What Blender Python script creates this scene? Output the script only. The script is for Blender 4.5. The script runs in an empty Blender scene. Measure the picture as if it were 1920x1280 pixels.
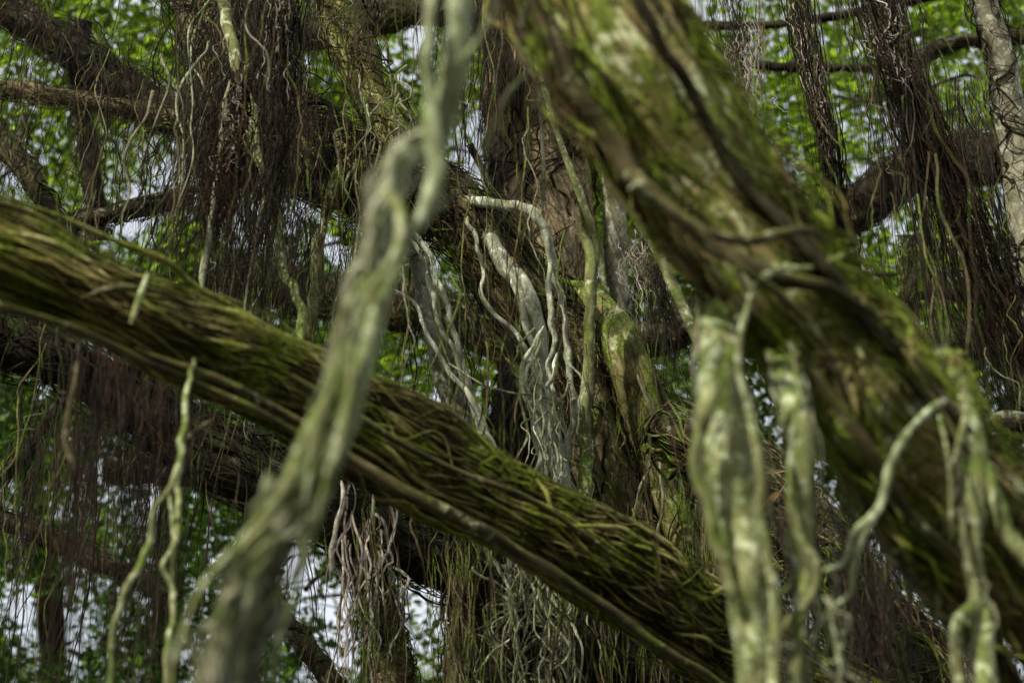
import bpy, math
import numpy as np
from mathutils import Vector, noise as mnoise

RNG = np.random.default_rng(11)
sc = bpy.context.scene
COL = sc.collection

# ------------------------------------------------------------------ camera
PITCH = math.radians(38.0)
FPX = 3733.0                                    # 70 mm lens on a 36 mm sensor, in 1920-pixel units
CAM = np.array([0.0, 0.0, 1.6])
FWD = np.array([0.0, math.cos(PITCH), math.sin(PITCH)])
UPV = np.array([0.0, -math.sin(PITCH), math.cos(PITCH)])
RGT = np.array([1.0, 0.0, 0.0])

cd = bpy.data.cameras.new('camera')
cam = bpy.data.objects.new('camera', cd)
COL.objects.link(cam)
cam.location = CAM
cam.rotation_euler = (math.pi / 2 + PITCH, 0, 0)
cd.lens = 70
cd.sensor_width = 36
cd.clip_end = 2000
cd.clip_start = 0.05
cd.dof.use_dof = True
cd.dof.focus_distance = 8.0
cd.dof.aperture_fstop = 2.0
sc.camera = cam


def W(px, py, d):
    """a point of the place: seen at (px, py) of the 1920 x 1280 photograph, d metres into the scene"""
    px = np.asarray(px, float); py = np.asarray(py, float); d = np.asarray(d, float)
    return (CAM + d[..., None] * (FWD + ((px - 960) / FPX)[..., None] * RGT + (-(py - 640) / FPX)[..., None] * UPV))


# ------------------------------------------------------------------ materials
class NT:
    def __init__(self, name):
        self.m = bpy.data.materials.new(name)
        self.m.use_nodes = True
        self.t = self.m.node_tree
        self.t.nodes.clear()
        self.out = self.t.nodes.new('ShaderNodeOutputMaterial')

    def n(self, typ, ins=None, **kw):
        nd = self.t.nodes.new(typ)
        for k, v in kw.items():
            setattr(nd, k, v)
        for k, v in (ins or {}).items():
            if hasattr(v, 'is_linked') or isinstance(v, bpy.types.NodeSocket):
                self.t.links.new(v, nd.inputs[k])
            else:
                nd.inputs[k].default_value = v
        return nd

    def math(self, op, a, b=0.0, clamp=False):
        return self.n('ShaderNodeMath', {0: a, 1: b}, operation=op, use_clamp=clamp).outputs[0]

    def mix(self, f, a, b, mode='MIX'):
        nd = self.t.nodes.new('ShaderNodeMix')
        nd.data_type = 'RGBA'; nd.blend_type = mode
        for i, v in ((0, f), (6, a), (7, b)):
            if isinstance(v, bpy.types.NodeSocket):
                self.t.links.new(v, nd.inputs[i])
            else:
                nd.inputs[i].default_value = (v if i == 0 else (*v, 1) if len(v) == 3 else v)
        return nd.outputs[2]

    def noise(self, vec, scale, detail=4, rough=.6, dist=0.0):
        return self.n('ShaderNodeTexNoise', {'Vector': vec, 'Scale': scale, 'Detail': detail, 'Roughness': rough, 'Distortion': dist}).outputs[0]

    def ramp(self, f, lo, hi):
        nd = self.n('ShaderNodeMapRange', {0: f, 1: lo, 2: hi, 3: 0.0, 4: 1.0}, clamp=True)
        return nd.outputs[0]

    def attr(self, name, out='Fac'):
        return self.n('ShaderNodeAttribute', attribute_name=name).outputs[out]


def bark_mat(name, dark, tan, moss, lichen, moss_amt=.5, lichen_amt=.5, streak=1.0, patch=4.5, bump=.6, ls=26, stain=.6, grit=.45):
    b = NT(name)
    flow = b.attr('flow', 'Vector')
    pos = b.n('ShaderNodeTexCoord').outputs['Object']
    mp = b.n('ShaderNodeMapping', {'Vector': flow, 'Scale': (34, 34, 34 * (1 - .88 * streak))}).outputs[0]
    st = b.noise(mp, 1.0, 5, .65, .4)
    mp2 = b.n('ShaderNodeMapping', {'Vector': flow, 'Scale': (1, 1, .55)}).outputs[0]
    pt = b.noise(mp2, patch, 5, .62, .3)
    fine = b.noise(pos, 110, 4, .7)
    base = b.mix(b.ramp(st, .36, .62), dark, tan)
    base = b.mix(b.ramp(pt, .40, .60), b.mix(.55, base, dark), base)
    nz = b.n('ShaderNodeSeparateXYZ', {0: b.n('ShaderNodeNewGeometry').outputs['Normal']}).outputs[2]
    mn = b.noise(mp2, patch * 2.3, 6, .68, .5)
    mm = b.math('ADD', mn, b.math('MULTIPLY', nz, .10))
    mm = b.ramp(mm, .62 - .25 * moss_amt, .72 - .25 * moss_amt)
    mossc = b.mix(b.ramp(fine, .35, .65), tuple(c * .45 for c in moss), moss)
    base = b.mix(b.math('MULTIPLY', mm, .9), base, mossc)
    ln = b.noise(pos, ls, 5, .62, .8)
    ln2 = b.noise(pos, patch * 1.1 + 1, 3, .5)
    lm = b.math('MULTIPLY', b.ramp(ln, .53, .60), b.ramp(ln2, .62 - .22 * lichen_amt, .70 - .22 * lichen_amt))
    base = b.mix(b.math('MULTIPLY', lm, .85), base, lichen)
    base = b.mix(b.ramp(fine, .3, .7), b.mix(grit, base, (0, 0, 0)), base)
    base = b.mix(b.ramp(b.noise(mp2, patch * 1.3 + 2.3, 4, .6), .36, .58), b.mix(stain, base, (.004, .003, .002)), base)
    h = b.math('ADD', b.math('MULTIPLY', st, .6), b.math('MULTIPLY', fine, .35))
    h = b.math('ADD', h, b.math('MULTIPLY', ln, .25))
    bp = b.n('ShaderNodeBump', {'Height': h, 'Strength': bump, 'Distance': .012}).outputs[0]
    p = b.n('ShaderNodeBsdfPrincipled', {'Base Color': base, 'Roughness': .85, 'Normal': bp, 'Specular IOR Level': .15})
    b.t.links.new(p.outputs[0], b.out.inputs[0])
    return b.m


def strand_mat(name, cols, moss=(.07, .12, .02), moss_amt=.3, mscale=5.0):
    b = NT(name)
    rnd = b.attr('rnd')
    pos = b.n('ShaderNodeTexCoord').outputs['Object']
    cr = b.n('ShaderNodeValToRGB', {0: rnd})
    el = cr.color_ramp.elements
    el[0].position = 0; el[0].color = (*cols[0], 1)
    el[1].position = 1; el[1].color = (*cols[-1], 1)
    for i, c in enumerate(cols[1:-1]):
        e = el.new((i + 1) / (len(cols) - 1)); e.color = (*c, 1)
    base = cr.outputs[0]
    n1 = b.noise(pos, mscale, 4, .65)
    n2 = b.noise(pos, 70, 4, .7)
    nz = b.n('ShaderNodeSeparateXYZ', {0: b.n('ShaderNodeNewGeometry').outputs['Normal']}).outputs[2]
    mm = b.math('ADD', b.math('ADD', n1, b.math('MULTIPLY', nz, .06)), b.math('MULTIPLY', rnd, .06))
    mm = b.ramp(mm, .66 - .3 * moss_amt, .74 - .3 * moss_amt)
    base = b.mix(b.math('MULTIPLY', mm, .88), base, b.mix(b.ramp(n2, .35, .65), tuple(c * .5 for c in moss), moss))
    base = b.mix(b.ramp(n2, .34, .6), b.mix(.5, base, (0.01, .008, .006)), base)
    base = b.mix(b.ramp(b.noise(pos, mscale * .9 + 1.7, 4, .6), .38, .56), b.mix(.62, base, (.004, .003, .002)), base)
    bp = b.n('ShaderNodeBump', {'Height': n2, 'Strength': .5, 'Distance': .006}).outputs[0]
    p = b.n('ShaderNodeBsdfPrincipled', {'Base Color': base, 'Roughness': .9, 'Normal': bp, 'Specular IOR Level': .08})
    b.t.links.new(p.outputs[0], b.out.inputs[0])
    return b.m


def leaf_mat(name, c0, c1, trans=.55, tcol=(.33, .55, .03)):
    b = NT(name)
    rnd = b.attr('rnd')
    base = b.mix(rnd, c0, c1)
    p = b.n('ShaderNodeBsdfPrincipled', {'Base Color': base, 'Roughness': .5, 'Specular IOR Level': .35})
    tc = b.mix(b.math('POWER', rnd, 1.6), tuple(c * .12 for c in tcol), tcol)
    tr = b.n('ShaderNodeBsdfTranslucent', {'Color': tc})
    mx = b.n('ShaderNodeMixShader', {0: trans, 1: p.outputs[0], 2: tr.outputs[0]})
    b.t.links.new(mx.outputs[0], b.out.inputs[0])
    return b.m


M = {}
M['bark_a'] = bark_mat('mossy_bark', (.045, .034, .018), (.20, .16, .07), (.23, .27, .04), (.60, .60, .35), .55, .45, .95)
M['bark_b'] = bark_mat('lichen_bark', (.22, .18, .07), (.60, .52, .23), (.27, .35, .04), (.85, .88, .55), .9, 1.0, .15, patch=5.5, ls=15, stain=.35, grit=.35, bump=.8)
M['bark_f'] = bark_mat('brown_bark', (.13, .095, .05), (.58, .46, .25), (.18, .27, .03), (.6, .58, .4), .45, .45, .4, bump=.8)
M['bark_e'] = bark_mat('scaly_bark', (.20, .15, .085), (.70, .54, .31), (.08, .11, .03), (.42, .38, .27), .12, .4, .2, bump=.9)
M['bark_i'] = bark_mat('green_bark', (.12, .10, .04), (.50, .44, .18), (.26, .38, .04), (.7, .72, .42), .72, .5, .5, patch=8)
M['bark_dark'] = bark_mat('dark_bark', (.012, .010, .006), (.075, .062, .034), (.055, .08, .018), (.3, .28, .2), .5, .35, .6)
M['bark_far'] = bark_mat('weathered_bark', (.026, .021, .012), (.13, .11, .06), (.06, .085, .02), (.3, .3, .22), .5, .5, .5)
M['bark_pale'] = bark_mat('pale_bark', (.24, .21, .15), (.56, .54, .40), (.24, .27, .06), (.82, .84, .66), .3, .9, .3, patch=9, bump=.45, stain=.3, grit=.3)
M['bark_grey'] = bark_mat('grey_root_bark', (.20, .21, .11), (.54, .60, .34), (.24, .31, .06), (.80, .87, .60), .44, .95, .35, patch=10, bump=.5, stain=.32, grit=.25)  # green tint of canopy light put into the bark colour
M['bark_prop'] = bark_mat('prop_root_bark', (.16, .16, .07), (.43, .45, .20), (.22, .30, .055), (.70, .75, .48), .64, .9, .3, patch=6, bump=.5, stain=.32, grit=.3)  # greenish canopy light is part of this colour too
M['bark_silver'] = bark_mat('silvery_root_bark', (.28, .28, .20), (.66, .68, .52), (.26, .31, .08), (.90, .93, .78), .25, .95, .3, patch=12, bump=.5, stain=.28, grit=.25)
M['bark_tan'] = bark_mat('peeled_bark', (.06, .045, .025), (.42, .33, .18), (.10, .11, .03), (.5, .45, .3), .15, .5, .9)
M['st_moss'] = strand_mat('mossy_root_fibre', [(.015, .011, .007), (.03, .022, .012), (.14, .105, .04), (.38, .31, .11), (.66, .58, .23), (.08, .058, .025)], (.27, .33, .035), .52)
M['st_right'] = strand_mat('olive_root_fibre', [(.018, .013, .008), (.05, .034, .017), (.28, .21, .08), (.55, .47, .21), (.05, .034, .018)], (.24, .32, .035), .7)
M['st_mid'] = strand_mat('brown_root_fibre', [(.015, .011, .008), (.035, .025, .015), (.14, .10, .05), (.30, .24, .13), (.04, .026, .016)], (.17, .26, .03), .42)
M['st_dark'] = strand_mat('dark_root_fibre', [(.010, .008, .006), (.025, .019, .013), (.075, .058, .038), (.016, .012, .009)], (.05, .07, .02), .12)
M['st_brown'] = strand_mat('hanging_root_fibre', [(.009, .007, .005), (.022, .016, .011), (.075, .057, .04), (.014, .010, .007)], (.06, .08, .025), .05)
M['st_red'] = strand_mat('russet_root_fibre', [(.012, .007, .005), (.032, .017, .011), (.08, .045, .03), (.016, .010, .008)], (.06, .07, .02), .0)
M['st_pale'] = strand_mat('pale_root_fibre', [(.26, .22, .17), (.50, .42, .36), (.68, .60, .53)], (.14, .18, .06), .1)
M['st_grey'] = strand_mat('grey_root_fibre', [(.22, .21, .14), (.40, .39, .26), (.60, .60, .44)], (.17, .22, .06), .3)
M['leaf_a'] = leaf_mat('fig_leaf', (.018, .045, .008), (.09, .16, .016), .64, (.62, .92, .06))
M['leaf_b'] = leaf_mat('fig_leaf_shaded', (.012, .036, .008), (.055, .12, .018), .5, (.28, .52, .05))  # darker copy of the fig leaf, with shade put into its colour
M['leaf_c'] = leaf_mat('dry_leaf', (.16, .09, .025), (.26, .17, .05), .35, (.5, .28, .06))


# ------------------------------------------------------------------ object helpers
def mesh_object(name, V, F, mat, parent=None, attrs=None, origin=None, smooth=True):
    V = np.asarray(V, np.float64)
    if parent is not None:
        org = np.array(parent['org'])
        loc = (0, 0, 0)
    else:
        org = np.array(origin if origin is not None else V[0])
        loc = org
    me = bpy.data.meshes.new(name)
    F = np.asarray(F, np.int32)
    k = F.shape[1]
    me.vertices.add(len(V)); me.vertices.foreach_set('co', (V - org).astype(np.float32).ravel())
    me.loops.add(F.size); me.loops.foreach_set('vertex_index', F.ravel())
    me.polygons.add(len(F)); me.polygons.foreach_set('loop_start', np.arange(0, F.size, k, dtype=np.int32))
    me.polygons.foreach_set('loop_total', np.full(len(F), k, np.int32))
    me.polygons.foreach_set('use_smooth', np.full(len(F), smooth))
    me.update(calc_edges=True)
    for an, (typ, arr) in (attrs or {}).items():
        a = me.attributes.new(an, typ, 'POINT')
        a.data.foreach_set('vector' if typ == 'FLOAT_VECTOR' else 'value', np.asarray(arr, np.float32).ravel())
    me.materials.append(mat)
    o = bpy.data.objects.new(name, me)
    COL.objects.link(o)
    o.location = loc
    if parent is not None:
        o.parent = parent
    return o


def tag(o, label=None, cat=None, group=None, kind=None):
    if label: o['label'] = label
    if cat: o['category'] = cat
    if group: o['group'] = group
    if kind: o['kind'] = kind
    return o


def empty(name, loc, label, cat, group=None):
    e = bpy.data.objects.new(name, None)
    COL.objects.link(e)
    e.location = loc
    e['org'] = [float(c) for c in loc]
    e.empty_display_size = .1
    return tag(e, label, cat, group)


def catmull(P, n):
    P = np.asarray(P, float)
    Q = np.vstack([2 * P[0] - P[1], P, 2 * P[-1] - P[-2]])
    seg = np.linalg.norm(np.diff(P[:, :3], axis=0), axis=1)
    cum = np.concatenate([[0], np.cumsum(seg)])
    t = np.linspace(0, cum[-1], n)
    i = np.clip(np.searchsorted(cum, t, side='right') - 1, 0, len(P) - 2)
    u = ((t - cum[i]) / seg[i])[:, None]
    p0, p1, p2, p3 = Q[i], Q[i + 1], Q[i + 2], Q[i + 3]
    out = .5 * (2 * p1 + (p2 - p0) * u + (2 * p0 - 5 * p1 + 4 * p2 - p3) * u ** 2 + (3 * p1 - p0 - 3 * p2 + p3) * u ** 3)
    return out


class Limb:
    """a tapering woody member along a smooth line with lumps and flutes"""
    def __init__(self, pts, rough=.10, flutes=((2, .05), (3, .05), (5, .04)), seed=0, n=None, world=False):
        pts = np.asarray(pts, float)
        if world:
            P4 = pts
        else:
            xyz = W(pts[:, 0], pts[:, 1], pts[:, 3])
            P4 = np.column_stack([xyz, pts[:, 2] / 2 * pts[:, 3] / FPX])
        L = np.linalg.norm(np.diff(P4[:, :3], axis=0), axis=1).sum()
        rmean = P4[:, 3].mean()
        self.n = n or int(max(24, min(420, L / max(rmean * .28, .006))))
        C = catmull(P4, self.n)
        self.c = C[:, :3]; self.r = np.maximum(C[:, 3], .0006)
        T = np.gradient(self.c, axis=0); T /= np.linalg.norm(T, axis=1)[:, None]
        N = np.zeros_like(T)
        a = np.cross(T[0], FWD); a = np.cross(a, T[0]); a /= np.linalg.norm(a)
        N[0] = a
        for i in range(1, self.n):
            v = N[i - 1] - T[i] * np.dot(N[i - 1], T[i])
            N[i] = v / np.linalg.norm(v)
        self.T, self.N, self.B = T, N, np.cross(T, N)
        self.s = np.concatenate([[0], np.cumsum(np.linalg.norm(np.diff(self.c, axis=0), axis=1))])
        self.L = self.s[-1]
        rg = np.random.default_rng(seed + 100)
        self.comp = [(k, a, rg.normal(0, 1.2), rg.uniform(0, 6.28)) for k, a in flutes]
        self.comp += [(rg.integers(0, 3), rough * .5, rg.normal(0, 2.2), rg.uniform(0, 6.28)) for _ in range(4)]
        self.rm = rmean; self.rough = rough; self.seed = seed

    def disp(self, th, s):
        d = 0
        for k, a, w, p in self.comp:
            d = d + a * np.sin(k * th + w * s / (self.rm * 3 + .05) + p)
        return d

    def at(self, th, s, lift=0.0):
        """points on the surface for arrays of angle and arc length"""
        f = np.clip(s / self.L, 0, 1) * (self.n - 1)
        i = np.clip(f.astype(int), 0, self.n - 2); u = (f - i)[..., None]
        lerp = lambda A: A[i] * (1 - u) + A[i + 1] * u
        c, N, B = lerp(self.c), lerp(self.N), lerp(self.B)
        r = self.r[i] * (1 - u[..., 0]) + self.r[i + 1] * u[..., 0]
        rad = r * (1 + self.disp(th, s)) + lift
        dirv = np.cos(th)[..., None] * N + np.sin(th)[..., None] * B
        return c + rad[..., None] * dirv, dirv

    def build(self, name, mat, parent=None, sides=None, origin=None):
        m = sides or (56 if self.rm > .08 else 28 if self.rm > .03 else 14 if self.rm > .008 else 8)
        th = np.linspace(0, 2 * math.pi, m, endpoint=False)
        TH, S = np.meshgrid(th, self.s)
        V, D = self.at(TH, S)
        if self.rm > .008:
            fr = (1.3 if self.rm > .05 else .55) / max(self.rm, .012)
            amp = self.rough * self.rm
            flat = V.reshape(-1, 3)
            nz = np.array([mnoise.noise(Vector(v * fr)) + .5 * mnoise.noise(Vector(v * fr * 2.3)) for v in flat])
            V = V + D * (nz.reshape(V.shape[:2]) * amp)[..., None]
        R = self.rm
        flow = np.stack([np.cos(TH) * R, np.sin(TH) * R, S + self.seed * 3.7], -1)
        idx = np.arange(self.n * m).reshape(self.n, m)
        nx = np.roll(idx, -1, axis=1)
        F = np.stack([idx[:-1], nx[:-1], nx[1:], idx[1:]], -1).reshape(-1, 4)
        return mesh_object(name, V.reshape(-1, 3), F, mat, parent,
                           {'flow': ('FLOAT_VECTOR', flow), 'rnd': ('FLOAT', np.full(self.n * m, (self.seed * .37) % 1))},
                           origin=origin if origin is not None else self.c[0])


def strands_mesh(P, R, rnd, sides=5):
    """tubes for many lines at once: P (S, n, 3), R (S, n)"""
    S, n, _ = P.shape
    T = np.gradient(P, axis=1); T /= np.maximum(np.linalg.norm(T, axis=2, keepdims=True), 1e-9)
    mean = P[:, -1] - P[:, 0]; mean /= np.maximum(np.linalg.norm(mean, axis=1, keepdims=True), 1e-9)
    ref = np.where(np.abs(mean[:, 1:2]) < .75, np.array([[0, 1.0, 0.01]]), np.array([[1.0, 0.01, 0]]))[:, None, :]
    N = np.cross(T, ref); N /= np.maximum(np.linalg.norm(N, axis=2, keepdims=True), 1e-6)
    B = np.cross(T, N)
    th = np.linspace(0, 2 * math.pi, sides, endpoint=False)
    V = P[:, :, None] + R[:, :, None, None] * (np.cos(th)[:, None] * N[:, :, None] + np.sin(th)[:, None] * B[:, :, None])
    idx = np.arange(S * n * sides).reshape(S, n, sides)
    nx = np.roll(idx, -1, axis=2)
    F = np.stack([idx[:, :-1], nx[:, :-1], nx[:, 1:], idx[:, 1:]], -1).reshape(-1, 4)
    a = np.repeat(rnd, n * sides)
    return V.reshape(-1, 3), F, {'rnd': ('FLOAT', a)}


def wig(S, n, knots, amp, rng=None):
    """smooth random offsets (S, n) made of random knots"""
    rng = rng or RNG
    K = rng.normal(0, amp, (S, knots + 3))
    t = np.linspace(0, knots - 1e-6, n); i = t.astype(int); u = t - i
    p0, p1, p2, p3 = K[:, i], K[:, i + 1], K[:, np.minimum(i + 2, knots + 2)], K[:, np.minimum(i + 3, knots + 2)]
    return ((1 - u) ** 3 * p0 + (3 * u ** 3 - 6 * u ** 2 + 4) * p1 + (-3 * u ** 3 + 3 * u ** 2 + 3 * u + 1) * p2 + u ** 3 * p3) / 6 * 1.5


def clothe(limb, parent, mat, n_big=60, n_fine=300, rb=(.004, .012), rf=(.0012, .004), twist=.4, jitter=.35,
           lift=.5, length=(.3, 1.0), hug=1.0, name='clinging_root', fine_name='matted_fine_roots', smin=0., smax=1.,
           cross=False, th0=None, loose=0.0):
    """roots grown over a limb: the thick ones each a part, the fine mat one part"""
    for which, S in (('big', n_big), ('fine', n_fine)):
        if not S: continue
        n = 70 if which == 'big' else 48
        Ls = limb.L * RNG.uniform(*length, S)
        c0 = RNG.uniform(smin * limb.L - Ls * .4, smax * limb.L - Ls * .6, S)
        t = np.linspace(0, 1, n)
        s = np.clip(c0[:, None] + Ls[:, None] * t, 0.001, limb.L * .999)
        th = RNG.uniform(0, 2 * math.pi, S) if th0 is None else RNG.normal(th0[0], th0[1], S)
        if cross:
            sg = np.where(RNG.random(S) < .5, -1, 1) * RNG.uniform(.5, 1.4, S)
            tw = twist * sg
        else:
            tw = RNG.normal(twist, jitter * .5, S)
        turn = tw[:, None] * (s - s[:, :1]) / max(limb.rm * 4, .02)
        TH = th[:, None] + turn + wig(S, n, 6, jitter) + wig(S, n, 16, jitter * .22)
        r = RNG.uniform(*(rb if which == 'big' else rf), S) * RNG.choice([1, 1, .7, 1.3], S)
        taper = np.sin(np.clip(t, .02, .98) * math.pi) ** .35
        R = r[:, None] * taper * (1 + .18 * wig(S, n, 14, 1))
        R = np.maximum(R, .0005)
        lf = R * lift + np.abs(wig(S, n, 10, .006 + limb.rm * .03)) * hug
        if loose:
            far = RNG.random(S) < loose
            lf = lf + np.where(far, 1, 0)[:, None] * np.abs(wig(S, n, 4, limb.rm * .22))
        P, _ = limb.at(TH, s, lf)
        P = P + np.stack([wig(S, n, 22, .0022) for _ in range(3)], -1)
        rnd = RNG.random(S)
        if which == 'big':
            for k in range(S):
                V, F, A = strands_mesh(P[k:k + 1], R[k:k + 1], rnd[k:k + 1], 7)
                mesh_object(name, V, F, mat, parent, A)
        else:
            V, F, A = strands_mesh(P, R, rnd, 4)
            tag(mesh_object(fine_name, V, F, mat, parent, A), kind='stuff')


def thing_root(name, pts, mat, label, cat='aerial root', group=None, kink=0.0, seed=0, rough=.08, parent=None, sub=7):
    """one root along a list of (px, py, width px, depth)"""
    pts = np.asarray(pts, float)
    xyz = W(pts[:, 0], pts[:, 1], pts[:, 3])
    P4 = np.column_stack([xyz, pts[:, 2] / 2 * pts[:, 3] / FPX])
    if kink:
        n = max(6, (len(pts) - 1) * sub)
        C = catmull(P4, n)
        rg = np.random.default_rng(seed + 5)
        r = C[:, 3].mean()
        for a in range(3):
            C[1:-1, a] += wig(1, n, max(3, n // 2), kink * r * .75, rg)[0][1:-1]
        P4 = C
    l = Limb(P4, rough=rough, flutes=((2, .07), (3, .04)), seed=seed, world=True)
    if name not in ('prop_root', 'fused_root', 'root_strand'):
        dd = np.minimum(l.s, l.L - l.s) / (l.rm * 5)
        l.r = l.r * (.22 + .78 * np.clip(dd, 0, 1) ** .6)
    o = l.build(name, mat, parent)
    if parent is None:
        tag(o, label, cat, group)
    return o, l


# ------------------------------------------------------------------ A: the long mossy limb crossing the picture
A = Limb([(-520, 330, 140, 4.8), (-250, 390, 146, 4.9), (0, 468, 152, 5.0), (150, 545, 148, 5.1), (300, 614, 146, 5.2), (500, 702, 148, 5.4),
          (700, 806, 156, 5.6), (900, 922, 158, 5.8), (1050, 1008, 160, 5.95), (1200, 1102, 164, 6.1), (1350, 1200, 168, 6.3), (1560, 1330, 176, 6.5), (1800, 1490, 190, 6.7)],
         rough=.12, seed=1)
a = empty('mossy_limb', A.c[len(A.c) // 2], 'long green mossy limb wrapped in roots, crossing from the left edge to lower right', 'tree limb')
A.build('bark', M['bark_a'], a)
clothe(A, a, M['st_moss'], 96, 900, rb=(.0035, .0095), rf=(.001, .0036), twist=-.10, jitter=.26, length=(.12, .5), loose=.05, hug=.6)
for k, pts in enumerate([
        [(250, 655, 14, 5.05), (420, 720, 22, 5.15), (560, 800, 26, 5.25), (660, 870, 34, 5.35), (800, 945, 36, 5.45), (900, 995, 36, 5.5), (1000, 1052, 32, 5.62), (1120, 1132, 28, 5.78), (1250, 1222, 26, 5.92), (1400, 1320, 26, 6.15)],
        [(540, 700, 10, 5.15), (700, 800, 16, 5.3), (850, 880, 18, 5.45), (1000, 940, 16, 5.6), (1150, 1040, 12, 5.8)],
        [(-60, 560, 20, 4.8), (120, 610, 24, 4.9), (300, 690, 20, 5.05), (480, 770, 18, 5.15), (620, 850, 12, 5.3)],
        [(150, 560, 10, 4.95), (220, 540, 18, 4.95), (290, 545, 14, 5.0), (400, 590, 12, 5.1)]]):
    pts = [(x, y - (4 if k == 0 else 0), w_ * .72, d) for x, y, w_, d in pts]
    thing_root('edge_root', pts, M['bark_a'], None, kink=.2, seed=20 + k, parent=a)

# ------------------------------------------------------------------ B: the thick limb at the right
B = Limb([(880, -330, 190, 4.6), (1010, -170, 215, 4.55), (1110, -10, 232, 4.5), (1185, 120, 236, 4.45), (1270, 260, 226, 4.45), (1355, 390, 216, 4.45), (1450, 510, 220, 4.45),
          (1550, 630, 226, 4.5), (1655, 760, 226, 4.5), (1770, 890, 222, 4.55), (1900, 1030, 226, 4.6), (2050, 1190, 236, 4.65), (2260, 1400, 250, 4.7)],
         rough=.12, seed=2)
b_ = empty('thick_lichen_limb', B.c[len(B.c) // 2], 'thickest limb, tan and mossy with cream lichen patches, falling steeply to the right edge', 'tree limb')
B.build('bark', M['bark_b'], b_)
# roots crowd the two edges and leave bare bark between them
for th0, nb, nf in (((1.45, .26), 28, 170), ((-1.70, .28), 38, 220), ((3.1, .9), 6, 10)):
    clothe(B, b_, M['st_right'], nb, nf, rb=(.003, .0095), rf=(.0011, .0038), twist=.02, jitter=.12, length=(.12, .4), th0=th0, loose=.25)
clothe(B, b_, M['st_right'], 26, 90, rb=(.003, .007), rf=(.0011, .0035), twist=-.8, jitter=.15, length=(.14, .3), th0=(2.2, .6), smin=.42, smax=.58, loose=.2)
clothe(B, b_, M['st_right'], 12, 26, rb=(.004, .008), rf=(.001, .003), twist=.05, jitter=.16, length=(.3, .8), th0=(3.1, .7), loose=.3)
clothe(B, b_, M['st_dark'], 0, 110, rf=(.001, .0022), twist=.5, jitter=.25, cross=True, length=(.05, .16), th0=(3.1, .7), fine_name='thin_crossing_roots')
for k, pts in enumerate([
        [(960, -60, 30, 4.3), (1030, 60, 34, 4.3), (1085, 180, 36, 4.25), (1150, 265, 36, 4.25), (1200, 335, 34, 4.2), (1270, 400, 32, 4.2), (1360, 470, 30, 4.2), (1460, 520, 30, 4.2), (1570, 545, 24, 4.25), (1660, 610, 14, 4.3)],
        [(1180, -40, 22, 4.2), (1230, 60, 20, 4.2), (1290, 160, 24, 4.25), (1360, 290, 22, 4.3), (1450, 400, 24, 4.3), (1530, 480, 26, 4.3), (1620, 600, 24, 4.35), (1720, 700, 20, 4.4), (1830, 820, 16, 4.4)],
        [(1170, 330, 12, 4.15), (1230, 370, 16, 4.15), (1300, 420, 14, 4.1), (1400, 510, 14, 4.1), (1470, 560, 16, 4.15), (1540, 640, 14, 4.2), (1600, 780, 12, 4.25)],
        [(1400, 560, 46, 4.4), (1470, 690, 50, 4.5), (1560, 840, 56, 4.5), (1640, 950, 60, 4.55), (1720, 1060, 62, 4.6), (1830, 1200, 64, 4.7), (1960, 1340, 66, 4.8)],
        [(1490, 640, 14, 4.2), (1570, 760, 20, 4.2), (1640, 850, 22, 4.2), (1710, 970, 20, 4.3), (1800, 1050, 20, 4.4), (1900, 1150, 22, 4.5)],
        [(1250, 400, 20, 4.15), (1330, 440, 22, 4.1), (1420, 450, 20, 4.1), (1500, 430, 18, 4.15), (1560, 450, 16, 4.2)]]):
    thing_root('edge_root', pts, M['bark_a'] if k not in (1,) else M['bark_far'], None, kink=.25, seed=40 + k, parent=b_)
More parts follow.
